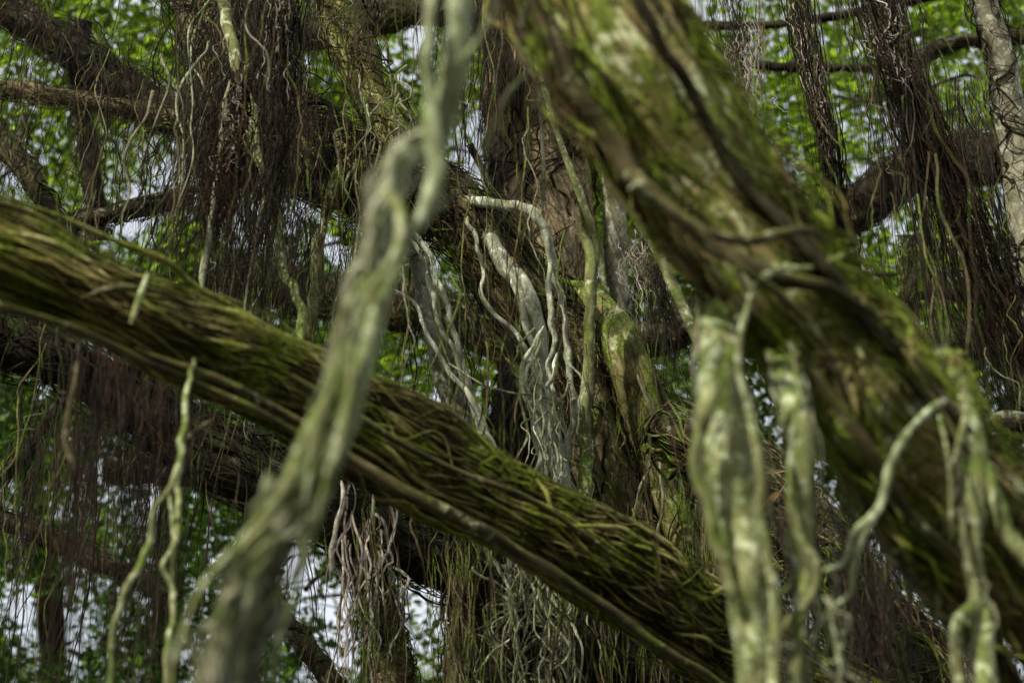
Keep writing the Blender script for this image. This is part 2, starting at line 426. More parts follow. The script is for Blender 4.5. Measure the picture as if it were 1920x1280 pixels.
# prop roots growing down from it
for k, (pts, kk) in enumerate([
        ([(1430, 450, 90, 4.75), (1392, 520, 94, 4.6), (1362, 590, 86, 4.44), (1350, 650, 80, 4.3), (1352, 720, 80, 4.22), (1352, 780, 86, 4.2), (1358, 870, 100, 4.15), (1380, 970, 98, 4.15), (1395, 1070, 84, 4.1), (1405, 1160, 74, 4.1), (1412, 1290, 66, 4.05), (1420, 1500, 60, 4.0)], .03),
        ([(1348, 640, 22, 4.16), (1330, 740, 30, 4.05), (1312, 810, 24, 4.05), (1302, 880, 24, 4.05), (1328, 950, 24, 4.05), (1350, 1040, 26, 4.05), (1380, 1130, 22, 4.05)], .3),
        ([(1600, 470, 12, 4.5), (1530, 500, 12, 4.32), (1460, 505, 13, 4.22), (1418, 540, 14, 4.12), (1392, 600, 14, 4.1), (1385, 680, 16, 4.1), (1408, 790, 18, 4.08), (1425, 880, 18, 4.06), (1425, 960, 20, 4.05), (1445, 1060, 18, 4.05), (1455, 1170, 24, 4.05), (1450, 1320, 26, 4.0)], .4),
        ([(1425, 540, 70, 4.68), (1452, 630, 62, 4.5), (1478, 715, 54, 4.32), (1490, 780, 54, 4.22), (1502, 850, 54, 4.2), (1500, 930, 48, 4.2), (1500, 1010, 46, 4.2), (1512, 1080, 34, 4.2), (1498, 1180, 30, 4.15), (1480, 1330, 28, 4.1)], .07),
        ([(1480, 640, 10, 4.15), (1497, 720, 10, 4.15), (1490, 800, 12, 4.1), (1480, 900, 12, 4.1), (1488, 990, 14, 4.1), (1530, 1060, 18, 4.1), (1520, 1120, 16, 4.1), (1460, 1190, 14, 4.1), (1430, 1300, 14, 4.1)], .4),
        ([(1765, 690, 80, 4.75), (1800, 770, 66, 4.52), (1824, 850, 50, 4.38), (1826, 930, 42, 4.3), (1822, 1010, 40, 4.3), (1830, 1090, 38, 4.3), (1842, 1180, 40, 4.25), (1850, 1300, 40, 4.2)], .12),
        ([(1845, 870, 26, 4.35), (1868, 940, 30, 4.3), (1890, 1000, 34, 4.3), (1940, 1060, 36, 4.3), (2020, 1150, 36, 4.3)], .15),
        ([(1828, 1135, 24, 4.25), (1800, 1165, 26, 4.2), (1792, 1220, 26, 4.2), (1805, 1320, 26, 4.2)], .2),
        ([(1768, 752, 16, 4.3), (1725, 785, 14, 4.2), (1685, 835, 15, 4.1), (1668, 880, 16, 4.1), (1655, 935, 15, 4.1), (1640, 965, 17, 4.1), (1600, 1000, 11, 4.1), (1583, 1050, 10, 4.1), (1552, 1066, 8, 4.1), (1530, 1072, 5, 4.1)], .3),
        ([(1645, 960, 10, 4.1), (1622, 1000, 11, 4.1), (1600, 1060, 10, 4.1), (1592, 1110, 10, 4.1), (1560, 1150, 8, 4.1), (1575, 1240, 8, 4.1), (1570, 1330, 7, 4.1)], .5),
        ([(1760, 780, 7, 4.25), (1778, 860, 9, 4.2), (1782, 940, 8, 4.2), (1785, 1010, 5, 4.2)], .4),
        ([(1812, 770, 12, 4.25), (1800, 820, 12, 4.2), (1788, 865, 8, 4.2)], .3)]):
    o, l = thing_root('prop_root', pts, M['bark_prop'] if k not in (8, 9) else M['bark_grey'], None, kink=kk * .7, seed=60 + k, parent=b_, rough=.045)
    if k in (0, 3, 5):
        clothe(l, b_, M['st_right'], 7, 46, rb=(.003, .006), rf=(.001, .0028), twist=.15, jitter=.5, length=(.06, .22), smin=0, smax=.30, loose=.3, fine_name='collar_fine_roots')
        clothe(l, b_, M['st_grey'], 4, 10, rb=(.002, .004), rf=(.001, .002), twist=.2, jitter=.5, length=(.2, .6), loose=.1, name='clinging_rootlet', fine_name='clinging_fine_roots')

# ------------------------------------------------------------------ C: the near, out of focus braided root
cpts = [
    ([(872, -260, 62, 3.5), (866, -120, 62, 3.45), (862, 0, 60, 3.4), (855, 100, 62, 3.4), (842, 190, 66, 3.4), (812, 262, 66, 3.42), (765, 290, 56, 3.4), (728, 350, 60, 3.38), (708, 440, 64, 3.36), (676, 560, 74, 3.35), (652, 680, 76, 3.35), (622, 780, 80, 3.32), (585, 860, 84, 3.3), (530, 960, 70, 3.3), (470, 1100, 66, 3.28), (430, 1220, 60, 3.25), (410, 1400, 60, 3.2)], .0),
    ([(816, -240, 24, 3.4), (812, -60, 24, 3.38), (804, 60, 25, 3.35), (802, 170, 28, 3.35), (812, 270, 42, 3.33), (822, 330, 40, 3.3), (800, 390, 36, 3.3), (772, 440, 34, 3.28), (735, 510, 44, 3.28), (705, 600, 48, 3.28), (680, 700, 56, 3.28), (650, 790, 58, 3.28), (625, 860, 56, 3.28), (590, 960, 50, 3.3), (560, 1080, 34, 3.3), (520, 1200, 24, 3.3), (500, 1350, 20, 3.3)], .12),
    ([(725, 360, 24, 3.3), (752, 410, 24, 3.26), (742, 470, 26, 3.24), (700, 540, 28, 3.24), (668, 620, 30, 3.24), (640, 720, 34, 3.24), (590, 790, 36, 3.22), (552, 870, 38, 3.22), (510, 960, 36, 3.22), (450, 1030, 32, 3.2), (390, 1085, 30, 3.2), (352, 1160, 28, 3.2), (325, 1240, 28, 3.2), (300, 1400, 28, 3.2)], .15),
    ([(690, 520, 20, 3.25), (640, 600, 26, 3.22), (628, 700, 30, 3.2), (600, 800, 34, 3.2), (575, 900, 34, 3.2), (555, 990, 30, 3.2), (480, 1040, 30, 3.2), (440, 1130, 26, 3.2), (400, 1250, 24, 3.2), (390, 1400, 24, 3.2)], .3),
    ([(660, 640, 20, 3.22), (655, 740, 30, 3.2), (640, 830, 34, 3.2), (612, 900, 32, 3.2), (590, 1000, 22, 3.22), (540, 1090, 18, 3.22), (470, 1180, 18, 3.22), (430, 1320, 18, 3.22)], .3),
    ([(560, 840, 24, 3.2), (530, 920, 30, 3.18), (470, 990, 28, 3.18), (410, 1060, 26, 3.18), (360, 1130, 22, 3.18), (352, 1200, 18, 3.18), (378, 1300, 16, 3.18)], .3),
    ([(585, 850, 60, 3.32), (560, 940, 64, 3.32), (520, 1040, 60, 3.32), (490, 1140, 54, 3.32), (470, 1240, 44, 3.3), (460, 1400, 40, 3.3)], .3),
    ([(610, 800, 40, 3.3), (600, 900, 44, 3.3), (570, 1000, 38, 3.3), (560, 1080, 26, 3.3), (530, 1180, 14, 3.3)], .3),
    ([(520, 900, 30, 3.25), (480, 1000, 34, 3.22), (440, 1080, 32, 3.2), (415, 1180, 34, 3.2), (380, 1300, 30, 3.2), (370, 1420, 30, 3.2)], .3),
    ([(870, 110, 13, 3.38), (905, 60, 11, 3.4), (935, -10, 10, 3.45), (960, -100, 9, 3.5)], .2)]
c0 = W(652, 680, 3.35)
c_ = empty('braided_aerial_root', c0, 'big pale braided aerial root nearest the viewer, badly out of focus, splitting downwards', 'aerial root')
CL = []
for k, (pts, kk) in enumerate(cpts):
    pts = [(x, y, w_ * (.62 if k in (6, 7) else 1) * (.84 if y < 420 else .66 if y < 850 else .5), d) for x, y, w_, d in pts]
    o, l = thing_root('root_strand', pts, M['bark_grey'] if k in (0, 1, 9) else M['bark_prop'], None, kink=kk, seed=80 + k, parent=c_, rough=.2)
    CL.append(l)
clothe(CL[0], c_, M['st_grey'], 26, 90, rb=(.002, .0045), rf=(.0008, .002), twist=.25, jitter=.5, length=(.15, .45), smin=.4, smax=1, loose=.5)
clothe(CL[6], c_, M['st_grey'], 22, 110, rb=(.002, .0045), rf=(.0008, .002), twist=.2, jitter=.6, length=(.25, .8), smin=.1, smax=1.0, loose=.8, name='frayed_root', fine_name='frayed_fine_roots')
clothe(CL[8], c_, M['st_grey'], 14, 80, rb=(.002, .004), rf=(.0008, .002), twist=.2, jitter=.6, length=(.25, .8), smin=.1, smax=1.0, loose=.8, name='frayed_root', fine_name='frayed_fine_roots')

# ------------------------------------------------------------------ E: upright trunk behind, netted with thin roots
E = Limb([(1045, -420, 190, 9.4), (1030, -200, 180, 9.4), (1022, 0, 172, 9.4), (1012, 150, 168, 9.3), (1016, 300, 172, 9.3), (1022, 420, 172, 9.2), (1034, 540, 170, 9.1), (1060, 680, 170, 9.0), (1095, 820, 180, 8.9), (1120, 1000, 200, 8.9), (1150, 1300, 220, 8.9), (1160, 1600, 240, 8.9)], rough=.10, seed=3)
e_ = empty('upright_trunk', E.c[len(E.c) // 2], 'upright brown trunk netted with thin crossing roots, behind the middle limb', 'tree trunk')
E.build('bark', M['bark_e'], e_)
clothe(E, e_, M['st_dark'], 96, 420, rb=(.0026, .0056), rf=(.001, .0026), twist=1.1, jitter=.35, cross=True, length=(.08, .3))

# ------------------------------------------------------------------ F: the in-focus limb in the middle
F_ = Limb([(330, -420, 180, 8.9), (370, -200, 170, 8.8), (405, -30, 150, 8.7), (440, 90, 150, 8.6), (480, 190, 140, 8.5), (550, 262, 138, 8.4), (640, 305, 136, 8.3), (740, 345, 124, 8.2), (840, 385, 118, 8.1), (905, 455, 122, 8.05), (965, 545, 130, 8.05), (1040, 640, 164, 8.1),
           (1112, 740, 196, 8.1), (1172, 850, 230, 8.1), (1228, 970, 245, 8.12), (1290, 1090, 245, 8.12), (1400, 1250, 240, 8.1), (1560, 1460, 230, 8.1)], rough=.13, seed=4)
f_ = empty('rootbound_limb', F_.c[len(F_.c) // 2], 'sharp brown limb bound in fine roots, winding from the upper left to the centre bottom', 'tree limb')
F_.build('bark', M['bark_f'], f_)
clothe(F_, f_, M['st_mid'], 56, 420, rb=(.003, .006), rf=(.0011, .0028), twist=.30, jitter=.5, length=(.08, .35), smin=.35, smax=1, loose=.2)
clothe(F_, f_, M['st_dark'], 40, 520, rb=(.003, .006), rf=(.0011, .0032), twist=.25, jitter=.6, length=(.06, .25), smin=0, smax=.52, loose=.45, fine_name='shaggy_fine_roots')
for k, pts in enumerate([
        [(1010, 560, 40, 8.35), (1080, 552, 50, 8.2), (1130, 580, 62, 7.98), (1165, 640, 68, 7.84), (1188, 710, 70, 7.8), (1210, 790, 70, 7.8), (1232, 870, 70, 7.8), (1260, 960, 70, 7.8), (1295, 1050, 70, 7.8), (1350, 1180, 70, 8)],
        [(1090, 640, 26, 7.9), (1110, 720, 50, 7.85), (1130, 800, 62, 7.8), (1150, 880, 66, 7.8), (1190, 970, 60, 7.8), (1240, 1070, 60, 7.8), (1300, 1190, 60, 7.9)],
        [(1210, 690, 30, 8.05), (1255, 800, 40, 8.0), (1290, 900, 46, 8.0), (1330, 1000, 50, 8.0), (1390, 1110, 50, 8.1)]]):
    o, l = thing_root('fused_root', pts, M['bark_i'] if k == 0 else M['bark_f'], None, kink=.06, seed=110 + k, parent=f_, rough=.08)
    clothe(l, f_, M['st_mid'], 8, 46, rb=(.0024, .004), rf=(.001, .0024), twist=.5, jitter=.5, length=(.15, .5), loose=.2, fine_name='wrapping_fine_roots')

# G: the greenish limb joining it from above
G = Limb([(560, -420, 96, 8.5), (590, -200, 90, 8.4), (625, -30, 84, 8.3), (655, 70, 84, 8.25), (690, 150, 78, 8.2), (725, 215, 78, 8.15), (765, 280, 86, 8.1), (810, 350, 90, 8.1)], rough=.12, seed=5)
g_ = empty('slim_mossy_limb', G.c[0], 'slim pale green limb coming down from the top edge left of the blurred root', 'tree limb')
G.build('bark', M['bark_i'], g_)
clothe(G, g_, M['st_mid'], 34, 190, rb=(.0024, .005), rf=(.001, .0026), twist=.2, jitter=.6, length=(.1, .4), loose=.4)

# K6: dark limb behind the left end of the long mossy one
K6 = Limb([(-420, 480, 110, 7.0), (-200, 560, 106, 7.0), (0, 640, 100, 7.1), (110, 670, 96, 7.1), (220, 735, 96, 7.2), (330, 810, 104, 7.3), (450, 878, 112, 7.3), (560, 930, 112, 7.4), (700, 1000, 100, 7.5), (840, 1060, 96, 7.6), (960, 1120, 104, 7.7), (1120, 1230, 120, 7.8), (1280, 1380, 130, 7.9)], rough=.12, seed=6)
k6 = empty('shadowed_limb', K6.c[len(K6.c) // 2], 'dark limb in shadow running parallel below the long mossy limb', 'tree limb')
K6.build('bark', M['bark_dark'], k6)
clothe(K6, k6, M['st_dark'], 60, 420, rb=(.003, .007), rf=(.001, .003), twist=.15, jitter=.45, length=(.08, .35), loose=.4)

# right lower dark limb behind prop roots
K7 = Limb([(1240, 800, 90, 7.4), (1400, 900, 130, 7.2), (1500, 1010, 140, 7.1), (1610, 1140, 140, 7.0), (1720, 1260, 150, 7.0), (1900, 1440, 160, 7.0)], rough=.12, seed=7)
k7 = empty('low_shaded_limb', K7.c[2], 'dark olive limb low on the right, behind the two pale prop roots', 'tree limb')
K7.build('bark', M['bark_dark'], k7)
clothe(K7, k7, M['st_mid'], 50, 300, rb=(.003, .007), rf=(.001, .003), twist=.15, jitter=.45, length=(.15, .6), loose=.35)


# ------------------------------------------------------------------ J: pale roots in the middle, in focus
J = [
    ([(855, 380, 16, 8.15), (885, 374, 20, 7.92), (930, 382, 20, 7.8), (975, 386, 20, 7.75), (1005, 402, 21, 7.7), (1022, 435, 21, 7.7), (1032, 480, 17, 7.7), (1046, 540, 13, 7.7), (1058, 610, 12, 7.7), (1070, 700, 13, 7.7), (1073, 780, 13, 7.7), (1064, 850, 13, 7.68), (1056, 900, 14, 7.65), (1040, 990, 12, 7.6)], .3, 'bark_grey', 'arching pale root bending over the middle limb, rightmost of the sharp bundle'),
    ([(862, 372, 10, 8.25), (888, 408, 20, 8.05), (912, 442, 27, 7.88), (930, 470, 28, 7.8), (950, 500, 32, 7.75), (985, 548, 34, 7.7), (1005, 600, 32, 7.7), (1016, 660, 26, 7.7), (1022, 730, 26, 7.7), (1034, 800, 30, 7.68), (1046, 850, 34, 7.65), (1058, 910, 34, 7.6), (1080, 1000, 30, 7.55)], .12, 'bark_grey', 'thickest pale grey root in the sharp bundle at the centre'),
    ([(862, 365, 6, 8.1), (884, 430, 8, 7.8), (903, 490, 7, 7.75), (910, 560, 8, 7.7), (935, 598, 8, 7.7), (968, 625, 9, 7.7), (990, 660, 9, 7.65), (1010, 690, 8, 7.65), (1030, 760, 9, 7.65), (1020, 850, 8, 7.6), (1010, 920, 8, 7.6)], .7, 'bark_grey', 'thin kinked grey root stepping down left of the thick pale root'),
    ([(770, 420, 9, 7.95), (805, 475, 10, 7.9), (822, 530, 11, 7.8), (845, 600, 12, 7.8), (862, 650, 11, 7.8), (872, 700, 12, 7.8), (893, 760, 12, 7.8), (912, 810, 10, 7.75), (935, 870, 8, 7.7)], .45, 'bark_grey', 'pale wavy root left of centre, just above the mossy limb, right of its pair'),
    ([(770, 440, 8, 8.0), (800, 500, 8, 7.95), (812, 560, 10, 7.85), (826, 620, 10, 7.82), (850, 650, 9, 7.8), (860, 690, 10, 7.8), (880, 740, 11, 7.8), (898, 800, 10, 7.75), (905, 860, 8, 7.7)], .45, 'bark_grey', 'pale wavy root left of centre, just above the mossy limb, left of its pair'),
    ([(1066, 300, 8, 7.42), (1086, 365, 12, 7.5), (1100, 430, 20, 7.65), (1108, 520, 22, 7.62), (1106, 600, 20, 7.6), (1104, 680, 22, 7.6), (1098, 770, 24, 7.6), (1096, 850, 26, 7.6), (1096, 930, 26, 7.55), (1100, 1010, 26, 7.55)], .18, 'bark_prop', 'straight olive root hanging right of the pale bundle at the centre'),
    ([(1010, 405, 8, 7.72), (1028, 450, 10, 7.68), (1030, 530, 10, 7.65), (1032, 590, 11, 7.6), (1040, 640, 10, 7.6), (1030, 700, 10, 7.6), (1040, 760, 10, 7.6), (1030, 830, 11, 7.6), (1038, 900, 10, 7.6)], .6, 'bark_grey', 'thin pale root dropping straight down between the two thickest roots of the bundle'),
    ([(960, 520, 10, 7.7), (985, 600, 12, 7.65), (1004, 690, 12, 7.6), (988, 740, 10, 7.6), (1000, 800, 11, 7.58), (1012, 850, 10, 7.58), (1020, 930, 9, 7.55)], .5, 'bark_grey', 'pale root hugging the left side of the thick pale root'),
    ([(700, 530, 7, 7.9), (770, 560, 7, 7.8), (800, 620, 8, 7.7), (840, 690, 9, 7.65), (880, 740, 11, 7.6), (905, 790, 10, 7.6), (930, 850, 9, 7.6)], .4, 'bark_grey', 'slanting grey root left of centre crossing the pair of wavy roots'),
    ([(1000, 660, 9, 7.55), (985, 700, 9, 7.5), (992, 750, 10, 7.5), (1012, 790, 9, 7.5), (1014, 850, 10, 7.5), (1002, 900, 8, 7.5)], .6, 'bark_grey', 'short pale root bowing out at the left of the bundle tangle'),
    ([(1045, 660, 8, 7.55), (1038, 710, 9, 7.5), (1014, 735, 9, 7.5), (1006, 780, 9, 7.5), (1022, 830, 10, 7.5), (1028, 900, 9, 7.5)], .6, 'bark_grey', 'short pale root crossing behind the bundle tangle above the mossy limb'),
    ([(1020, 610, 7, 7.55), (1000, 650, 8, 7.5), (982, 690, 9, 7.5), (985, 740, 9, 7.48), (1030, 790, 8, 7.48), (1040, 850, 10, 7.48), (1050, 910, 9, 7.48)], .6, 'bark_grey', 'pale root looping left then right through the bundle tangle'),
    ([(840, 680, 3, 7.6), (900, 718, 4, 7.5), (960, 735, 4, 7.45), (1010, 742, 4, 7.45), (1060, 755, 3, 7.45)], .7, 'st_grey', 'wire thin root strung almost level across the pale bundle'),
]
for k, (pts, kk, m, lab) in enumerate(J):
    thing_root('pale_aerial_root', pts, M['bark_silver' if m == 'bark_grey' else m], lab, group='pale aerial roots in the middle', kink=kk, seed=130 + k)

# smaller named roots
R_ = [
    ([(1000, 100, 10, 7.4), (1030, 200, 12, 7.4), (1060, 290, 13, 7.4), (1092, 380, 14, 7.4), (1120, 460, 14, 7.4), (1136, 550, 12, 7.4)], .15, 'bark_prop', 'long slanting tan root crossing in front of the netted trunk'),
    ([(1002, 60, 6, 7.6), (1012, 180, 6, 7.6), (1018, 300, 7, 7.6), (1016, 400, 6, 7.6)], .3, 'st_grey', 'thin straight root hanging in front of the netted trunk'),
    ([(1190, 390, 20, 6.6), (1225, 450, 22, 6.6), (1255, 520, 22, 6.6), (1288, 590, 20, 6.6), (1320, 680, 18, 6.6)], .1, 'bark_prop', 'tan straight root slanting under the thick limb toward the prop root'),
    ([(1150, -60, 36, 9.2), (1148, 150, 40, 9.2), (1150, 350, 40, 9.2), (1152, 440, 42, 9.2), (1158, 540, 42, 9.2), (1180, 640, 42, 9.2), (1200, 760, 42, 9.2)], .1, 'bark_pale', 'pale grey upright root behind the right edge of the netted trunk'),
    ([(930, -40, 54, 9.0), (925, 40, 54, 9.0), (938, 100, 56, 9.0), (960, 200, 60, 9.1)], .1, 'bark_tan', 'short tan trunk section at the top edge left of the thick limb'),
    ([(750, 380, 34, 8.7), (775, 460, 34, 8.7), (795, 540, 34, 8.7), (812, 620, 40, 8.6), (835, 700, 42, 8.6), (862, 780, 42, 8.6), (890, 860, 42, 8.6)], .1, 'bark_pale', 'smooth grey upright root behind the pair of wavy roots'),
    ([(432, 150, 9, 7.0), (420, 210, 12, 7.0), (414, 300, 11, 6.95), (402, 380, 12, 6.9), (390, 460, 12, 6.8), (378, 545, 13, 6.7)], .35, 'st_grey', 'white straight root hanging onto the mossy limb at the left'),
    ([(408, -60, 20, 7.3), (420, 20, 22, 7.3), (440, 110, 22, 7.2), (462, 190, 20, 7.2), (482, 270, 18, 7.1), (505, 350, 18, 7.0), (518, 420, 18, 7.0), (530, 500, 18, 6.9), (556, 560, 18, 6.8), (566, 660, 18, 6.7)], .4, 'bark_prop', 'long olive root weaving down from the top edge through the dark curtain'),
    ([(610, 420, 20, 8.1), (622, 380, 26, 8.05), (632, 340, 28, 8.05), (640, 300, 20, 8.1)], .1, 'bark_i', 'short yellow green root stub under the dark limb left of the blurred root'),
    ([(612, 400, 22, 8.1), (600, 460, 22, 8.1), (596, 520, 24, 8.1), (584, 600, 24, 8.1), (570, 700, 24, 8.1)], .2, 'bark_prop', 'olive upright root behind the mossy limb left of the blurred root'),
    ([(362, 655, 10, 5.2), (356, 705, 14, 5.02), (345, 780, 17, 4.9), (336, 840, 19, 4.85), (322, 900, 18, 4.8), (292, 955, 17, 4.8), (284, 1010, 18, 4.8), (258, 1070, 17, 4.75), (228, 1130, 16, 4.7), (210, 1200, 15, 4.7), (206, 1320, 14, 4.65)], .45, 'bark_prop', 'pale green root hanging from the mossy limb and veering left at the lower left'),
    ([(342, 830, 6, 4.88), (338, 880, 12, 4.9), (336, 950, 15, 4.85), (330, 1010, 16, 4.8), (308, 1060, 15, 4.8), (328, 1110, 17, 4.8), (320, 1180, 15, 4.75), (310, 1300, 14, 4.7)], .5, 'bark_prop', 'pale green root with a kink hanging straight at the lower left'),
    ([(318, 905, 9, 4.9), (322, 970, 10, 4.88), (326, 1040, 11, 4.85), (322, 1100, 10, 4.85)], .4, 'bark_prop', 'short green root between the two pale hanging roots at the lower left'),
    ([(148, 640, 7, 4.95), (140, 720, 9, 4.9), (130, 780, 11, 4.9), (124, 830, 12, 4.9), (140, 880, 9, 4.9)], .25, 'bark_tan', 'short tan hooked root hanging under the mossy limb near the left edge'),
    ([(278, 510, 11, 4.78), (262, 560, 13, 4.74), (245, 606, 12, 4.7)], .15, 'bark_prop', 'short pale stick resting across the mossy limb near the left'),
    ([(350, 822, 10, 4.95), (372, 805, 11, 4.9), (398, 788, 12, 4.85)], .1, 'bark_tan', 'short tan twig end pointing up right at the lower left'),
    ([(1195, 700, 5, 7.6), (1225, 780, 6, 7.6), (1220, 860, 6, 7.6), (1196, 930, 5, 7.6), (1180, 1000, 4, 7.6)], .6, 'st_grey', 'thin grey root dangling in front of the green fused root'),
    ([(1250, 800, 5, 7.6), (1238, 870, 6, 7.6), (1244, 940, 6, 7.6), (1232, 1010, 5, 7.6)], .6, 'st_grey', 'thin grey root dangling right of the other before the green fused root'),
    ([(1390, 700, 14, 5.8), (1420, 800, 16, 5.8), (1440, 940, 16, 5.8), (1490, 1080, 16, 5.8)], .3, 'bark_far', 'brown root behind and between the two pale prop roots'),
    ([(1010, -60, 8, 4.4), (985, 10, 9, 4.2), (975, 80, 8, 4.1), (990, 130, 9, 4.0), (950, 180, 10, 3.9), (915, 260, 9, 3.8), (880, 330, 7, 3.7), (820, 400, 6, 3.5)], .5, 'bark_far', 'blurred crooked thin root joining the big blurred root to the thick limb'),
    ([(1178, 355, 8, 4.05), (1196, 345, 10, 4.0), (1215, 362, 8, 4.05), (1240, 380, 6, 4.1)], .4, 'bark_grey', 'small pale looped root tip on the lower edge of the thick limb'),
    ([(640, 900, 8, 6.9), (640, 950, 9, 6.9), (625, 1020, 10, 6.9), (620, 1090, 9, 6.9)], .4, 'st_pale', 'pinkish straight root hanging below the mossy limb beside the blurred root'),
    ([(760, 730, 3, 7.4), (800, 700, 3, 7.4), (830, 640, 3, 7.4)], .4, 'st_grey', 'tiny curved twig above the mossy limb left of centre'),
]
for k, (pts, kk, m, lab) in enumerate(R_):
    if 'lower left' in lab:
        pts = [(x, y, w_ * .74, d) for x, y, w_, d in pts]
    thing_root('aerial_root', pts, M[m], lab, kink=kk, seed=160 + k)



def bundle(name, pts, label, sets, core=None, kink=.12, seed=0):
    """a rope of roots running together down one line: pts (px, py, spread px, depth); sets (n parts, n fine, material, from, to, radius, spread, curl)"""
    rg = np.random.default_rng(seed)
    l = Limb(pts, rough=.02, flutes=(), seed=seed)
    e = empty(name, l.c[0], label, 'root bundle')
    if core:
        cp = [(x, y, core[0], d) for x, y, _, d in pts]
        thing_root('core_root', cp, M[core[1]], None, kink=kink, seed=seed, parent=e)
    for nb, nf, mat, s0, s1, rr, sp, cu in sets:
        n = nb + nf; m = 80
        t = np.linspace(0, 1, m)
        Ls = l.L * (s1 - s0) * rg.uniform(.3, .95, n)
        st = l.L * s0 + rg.uniform(0, 1, n) * (l.L * (s1 - s0) - Ls)
        s_ = st[:, None] + Ls[:, None] * t
        f = np.clip(s_ / l.L, 0, 1) * (l.n - 1); i = np.clip(f.astype(int), 0, l.n - 2); u = (f - i)[..., None]
        lerp = lambda A: A[i] * (1 - u) + A[i + 1] * u
        c, N, B_ = lerp(l.c), lerp(l.N), lerp(l.B)
        rad = (l.r[i])[..., None] * sp
        o1 = (rg.normal(0, .55, n)[:, None] + wig(n, m, 6, .30, rg))[..., None] * rad
        o2 = (rg.normal(0, .55, n)[:, None] + wig(n, m, 6, .30, rg))[..., None] * rad
        P = c + N * o1 + B_ * o2 + np.stack([wig(n, m, 26, cu, rg) for _ in range(3)], -1)
        R = rg.uniform(*rr, n)[:, None] * (1 - .5 * t) * (1 + .2 * wig(n, m, 26, 1, rg))
        R = np.maximum(R, .0005); rnd = rg.random(n)
        for k in range(nb):
            V, F, Aa = strands_mesh(P[k:k + 1], R[k:k + 1], rnd[k:k + 1], 6)
            mesh_object('root_strand', V, F, M[mat], e, Aa)
        if nf:
            V, F, Aa = strands_mesh(P[nb:], R[nb:], rnd[nb:], 4)
            tag(mesh_object('fine_strands', V, F, M[mat], e, Aa), kind='stuff')


bundle('root_bundle', [(1480, -140, 40, 8.3), (1500, 0, 44, 8.2), (1522, 130, 36, 8.15), (1545, 240, 30, 8.1), (1560, 340, 32, 8.1), (1575, 450, 40, 8.1), (1592, 580, 56, 8.1), (1618, 740, 70, 8.1), (1650, 940, 90, 8.1)],
       'slim rope of fine roots, its sunlit middle coloured silvery, hanging right of the thick limb',
       [(30, 60, 'st_brown', 0, 1, (.0013, .003), 1.0, .005), (34, 30, 'st_pale', .14, .45, (.0012, .0027), .75, .007), (10, 30, 'st_red', .45, 1, (.001, .0024), 1.1, .005)], seed=61)  # pale fibres put the lit middle of the rope into the colour
bundle('root_bundle', [(1620, -160, 60, 7.5), (1642, 0, 64, 7.45), (1672, 90, 62, 7.4), (1705, 175, 60, 7.35), (1738, 260, 66, 7.3), (1772, 345, 80, 7.3), (1812, 450, 96, 7.3), (1852, 565, 110, 7.3), (1906, 690, 120, 7.3), (1965, 830, 130, 7.3)],
       'long slanting tan root with thick brown roots matted along it down the right side',
       [(36, 110, 'st_brown', 0, 1, (.0013, .0034), 1.0, .006), (26, 16, 'st_pale', .10, .36, (.0014, .0028), .7, .009), (14, 60, 'st_red', .3, 1, (.0011, .0028), 1.0, .005)], core=(16, 'bark_tan'), seed=62)
bundle('root_bundle', [(1372, -40, 40, 9.3), (1385, 80, 34, 9.3), (1392, 180, 30, 9.2), (1400, 290, 30, 9.2), (1418, 420, 36, 9.2)],
       'small pale rope of roots above the thick limb, left of the silvery rope',
       [(16, 20, 'st_brown', 0, 1, (.0013, .0028), 1.0, .005), (12, 6, 'st_pale', .2, .7, (.0013, .0026), .8, .007)], seed=63)
bundle('root_bundle', [(525, -120, 60, 7.0), (530, 0, 60, 6.9), (528, 120, 60, 6.9), (520, 260, 70, 6.8), (505, 420, 90, 6.7), (490, 560, 100, 6.7)],
       'loose brown rope of roots at the upper left, right of the olive weaving root',
       [(30, 70, 'st_brown', 0, 1, (.0013, .003), 1.0, .006), (8, 10, 'st_pale', 0, .5, (.0012, .0024), .8, .006)], seed=64)
bundle('root_bundle', [(455, 120, 40, 6.9), (448, 200, 50, 6.9), (440, 290, 60, 6.85), (425, 380, 70, 6.8), (405, 480, 90, 6.8)],
       'purplish brown tuft of roots at the upper left, right of the white straight root',
       [(26, 60, 'st_red', 0, 1, (.0013, .003), 1.0, .006), (10, 10, 'st_pale', .05, .6, (.0012, .0024), .8, .007)], seed=65)

